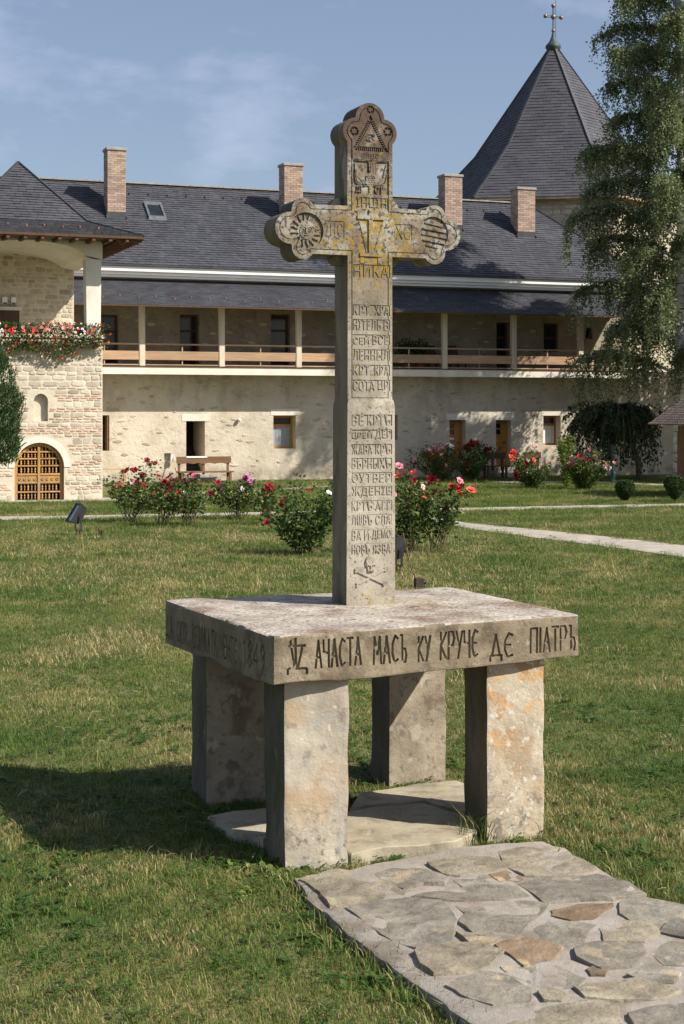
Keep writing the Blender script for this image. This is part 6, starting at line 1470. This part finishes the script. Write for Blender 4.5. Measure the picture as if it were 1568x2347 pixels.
def bench(label, s0, s1, tt, back, mat, zseat=.45, zb=.95):
    c = Vector((BP[0] + s0 * cos(BA) - tt * sin(BA), BP[1] + s0 * sin(BA) + tt * cos(BA))); L = s1 - s0
    t = thing('wooden_bench', label, 'bench', (c.x, c.y, 0), BA, 'wooden benches by the wing wall'); m = MATS[mat]
    b = MB(); b.box(0, L, -.2, .2, zseat - .05, zseat); b.build('seat', m, t, bevel=.006)
    for x in (.12, L - .12):
        for y in (-.15, .15): b = MB(); b.box(x - .04, x + .04, y - .04, y + .04, -.05, zseat - .052); b.build('leg', m, t)
    if back:
        b = MB(); n = 10; pts = [(0, zb), (L, zb)] ; low = [(L * i / n, zb - .22 - .035 * (i % 2)) for i in range(n + 1)]
        b.prism_y(low + [(L, zb), (0, zb)], .17, .21); b.build('backrest', m, t, bevel=.004)
        for x in (.1, L * .5, L - .1): b = MB(); b.box(x - .04, x + .04, .212, .27, .3, zb - .05); b.build('back_post', m, t)
    return t
def S(px, py, t): return fac(px, py, t)[0]
bench('wide brown bench with carved backrest in front of the open dark doorway', S(408, 1085, -.9), S(533, 1085, -.9), -.9, True, 'old_wood', .42, .92)
bench('plain light wooden bench in the corner beside the gatehouse', S(236, 1085, -.7) - .3, S(292, 1085, -.7), -.7, False, 'rail_wood', .56)
bench('dark brown bench with plank back below the second orange door', S(1108, 1050, -1.5), S(1163, 1050, -1.5), -1.5, True, 'dark_wood', .5, .98)
bench('short brown bench behind the low rose bush under the curtained window', S(1205, 1050, -.6), S(1245, 1050, -.6), -.6, True, 'old_wood', .42, .95)
def at_wing(s, t, z=0): return (BP[0] + s * cos(BA) - t * sin(BA), BP[1] + s * sin(BA) + t * cos(BA), z)
t = thing('floor_mop', 'white string mop leaning upside down on the wall beside the carved bench', 'mop', at_wing(S(399, 1060, -.35), -.35), BA)
mb = MB(); mb.tube([(.1, -.3, 0), (0, .22, .95)], .014, 6); mb.build('handle', MATS['rail_wood'], t)
mb = MB(); random.seed(33)
for i in range(46): a = U(0, 2 * pi); q = U(.02, .10); mb.tube([(0, .2, .98), (q * cos(a) * .7, .2 + q * sin(a) * .4, .98 - U(.02, .06)), (q * cos(a), .2 + q * sin(a) * .5, .98 - U(.16, .30))], .012, 4)
mb.build('strands', MATS['white_paint'], t)
t = thing('door_mat', 'pale woven rug thrown over the carved bench back', 'rug', at_wing(S(430, 1055, -.9), -.9), BA)
mb = MB(); mb.box(.0, .75, .160, .222, .922, .932); mb.box(.0, .75, .150, .160, .88, .932); mb.build('cloth', MATS['white_paint'], t, bevel=.004)
t = thing('stone_steps', 'two worn stone steps in front of the second orange door', 'steps', at_wing(14.9, -.02), BA)
for k, (z0, z1, d, w) in enumerate(((-.1, .2, 1.2, 1.5), (.2, .40, .65, 1.2))): mb = MB(); mb.box(.5 - w / 2, .5 + w / 2, -d, 0 if k == 0 else -.0, z0, z1); mb.build('step', MATS['path_stone'], t, bevel=.02)
t = thing('stone_steps', 'stone step below the first orange door half hidden by roses', 'steps', at_wing(12.95, -.02), BA)
mb = MB(); mb.box(0, 1.1, -.8, 0, -.1, .38); mb.build('step', MATS['path_stone'], t, bevel=.02)
t = thing('stone_steps', 'low stone block under the open dark doorway', 'steps', at_wing(2.7, -.02), BA)
mb = MB(); mb.box(0, 1.2, -.5, 0, -.1, .30); mb.build('step', MATS['path_stone'], t, bevel=.02)
s_, z_ = fac(549, 962, -.1); t = thing('wall_lamp', 'small white round lamp on the plaster wall left of the small window', 'wall lamp', at_wing(s_, -.1, z_), BA)
mb = MB(); mb.lathe([(.07 * sin(pi * i / 8) + .001, -.07 * cos(pi * i / 8)) for i in range(9)], 10); mb.build('globe', MATS['white_paint'], t, smooth=True); mb = MB(); mb.box(-.03, .03, .05, .1, -.03, .03); mb.build('mount', MATS['iron'], t)
x, y = ground(1404, 1107)[:2]; t = thing('garden_lamp_post', 'dark green iron lamp post standing before the shaded wall end', 'lamp post', (x, y, 0))
mb = MB(); mb.lathe([(.13, -.05), (.13, .10), (.09, .14), (.11, .24), (.06, .34), (.045, .5), (.055, .95), (.07, .98), (.04, 1.02)], 10); mb.build('post', MATS['green_iron'], t, smooth=True)
mb = MB(); mb.lathe([(.04, 1.0), (.09, 1.08), (.10, 1.2), (.05, 1.3), (.02, 1.36)], 10); mb.build('lantern', MATS['green_iron'], t, smooth=True)
# things standing on the gallery
def potted(label, px, s, seed):
    random.seed(seed); t = thing('potted_plant', label, 'potted plant', at_wing(s, -.35, 4.02), BA, 'plants on the gallery')
    mb = MB(); mb.lathe([(.13, 0), (.19, .34), (.20, .36)], 10); mb.build('pot', MATS['rust_clip'], t); lf = MB()
    for i in range(420): d = rdir(-.3, 1); leaf(lf, Vector((0, 0, .62)) + Vector((d.x * .40, d.y * .40, d.z * .6)) * U(.3, 1), rdir(), U(.08, .13), U(.05, .07))
    lf.build('foliage', MATS['dark_leaf'], t)
    for i in range(5): o = link('blossom', BLO['crimson'][0], t, loc=Vector((0, -.1, .75)) + rdir() * .3); o.scale = (.7,) * 3
potted('leafy potted plant on the gallery just right of the cross shaft', 930, S(932, 790, -.35), 3)
potted('potted plant with small red blooms on the gallery behind the next rail', 955, S(962, 790, -.35), 8)
def chair(label, s):
    t = thing('gallery_chair', label, 'chair', at_wing(s, -.2, 4.02), BA + .3, 'chairs on the gallery'); m = MATS['dark_wood']
    b = MB(); b.box(-.24, .24, -.24, .24, .42, .46); b.build('seat', m, t)
    b = MB(); b.hexa([(-.24, .22, .46), (.24, .22, .46), (.24, .26, .46), (-.24, .26, .46), (-.22, .36, .95), (.22, .36, .95), (.22, .40, .95), (-.22, .40, .95)]); b.build('backrest', m, t)
    for x in (-.2, .2):
        for y in (-.2, .2): b = MB(); b.box(x - .02, x + .02, y - .02, y + .02, 0, .42); b.build('leg', m, t)
chair('dark chair on the gallery between the plants and the post', S(1000, 800, -.2)); chair('dark chair on the gallery right of the first post beyond the cross', S(1050, 800, -.2))

# ------------------------------------------------------------------ wooden pavilion at the right edge
M('shingle', [(.3, (.15, .115, .095)), (.7, (.25, .20, .17))], scale=4, rough=.85, rndv=.25, stretch=(3, 3, 1), bump=[(.3, 25, .006)])
M('pavilion_wood', [(.3, (.16, .085, .04)), (.7, (.26, .15, .075))], scale=3, stretch=(4, 4, .5), rough=.7, rndo=.1, bump=[(.2, 20, .004)])
PD = 46.0; px_c = (1490 + 172 - 784) / 3600 * PD
pav = thing('garden_pavilion', 'open wooden pavilion with scalloped shingle roof, cut by the right edge', 'pavilion', (px_c, PD, 0))
def pvx(k, r): a = R(180 + 60 * k); return Vector((r * cos(a), r * sin(a)))
dk = MB(); PR = 2.2
for k in range(6): dk.poly([(*pvx(k, PR), 2.14), (*pvx(k + 1, PR), 2.14), (0, 0, 3.75)])
dk.poly([(*pvx(k, PR), 2.10) for k in range(6)][::-1])
for k in range(6): a, b = pvx(k, PR), pvx(k + 1, PR); dk.poly([(*a, 2.10), (*b, 2.10), (*b, 2.14), (*a, 2.14)])
pr = dk.build('roof', MATS['pavilion_wood'], pav); sg = MB()
for k in range(6):
    A, B_, T_ = Vector((*pvx(k, PR + .04), 2.13)), Vector((*pvx(k + 1, PR + .04), 2.13)), Vector((0, 0, 3.75)); nr = (B_ - A).cross(T_ - A).normalized(); n = 24
    for i in range(n):
        f0, f1 = i / n, min(1, (i + 1.25) / n); a0, b0, a1, b1 = A.lerp(T_, f0), B_.lerp(T_, f0), A.lerp(T_, f1), B_.lerp(T_, f1); wd = (b0 - a0).length; m_ = max(1, int(wd / .105))
        for j in range(m_):
            c0 = (j + .13 + .5 * (i % 2)) / m_; c1 = (j + .87 + .5 * (i % 2)) / m_
            if c1 > 1: continue
            p0, p1, q0, q1 = a0.lerp(b0, c0), a0.lerp(b0, c1), a1.lerp(b1, c0), a1.lerp(b1, c1); h = nr * .03; h2 = nr * .008; mm = (p0 + p1) / 2 - (q0 - p0) * .28
            sg.poly([p0 + h, mm + h, p1 + h, q1 + h2, q0 + h2]); sg.poly([p0, mm, mm + h, p0 + h]); sg.poly([mm, p1, p1 + h, mm + h])
stuff(sg.build('shingles', MATS['shingle'], pr))
for k in range(6):
    a = R(180 + 60 * k + 6); p = Vector((cos(a), sin(a))) * 1.34
    mb = MB(); mb.box(-.085, .085, -.085, .085, 0, 1.92); o = mb.build('post', MATS['pavilion_wood'], pav, bevel=.01, loc=(p.x, p.y, 0)); o.rotation_euler = (0, 0, a)
    a2 = R(180 + 60 * (k + 1) + 6); q = Vector((cos(a2), sin(a2))) * 1.34
    mb = MB(); mb.bar((*p, 2.0), (*q, 2.0), .16, .16); mb.build('ring_beam', MATS['pavilion_wood'], pav)
    if k != 5:
        mb = MB(); mb.bar((*(p * .97), .72), (*(q * .97), .72), .07, .06); mb.bar((*(p * .97), .25), (*(q * .97), .25), .07, .06); mb.build('railing', MATS['pavilion_wood'], pav)
mb = MB(); mb.prism_z([tuple(pvx(k, 1.62)) for k in range(6)], -.05, .12); mb.build('floor', MATS['path_stone'], pav)
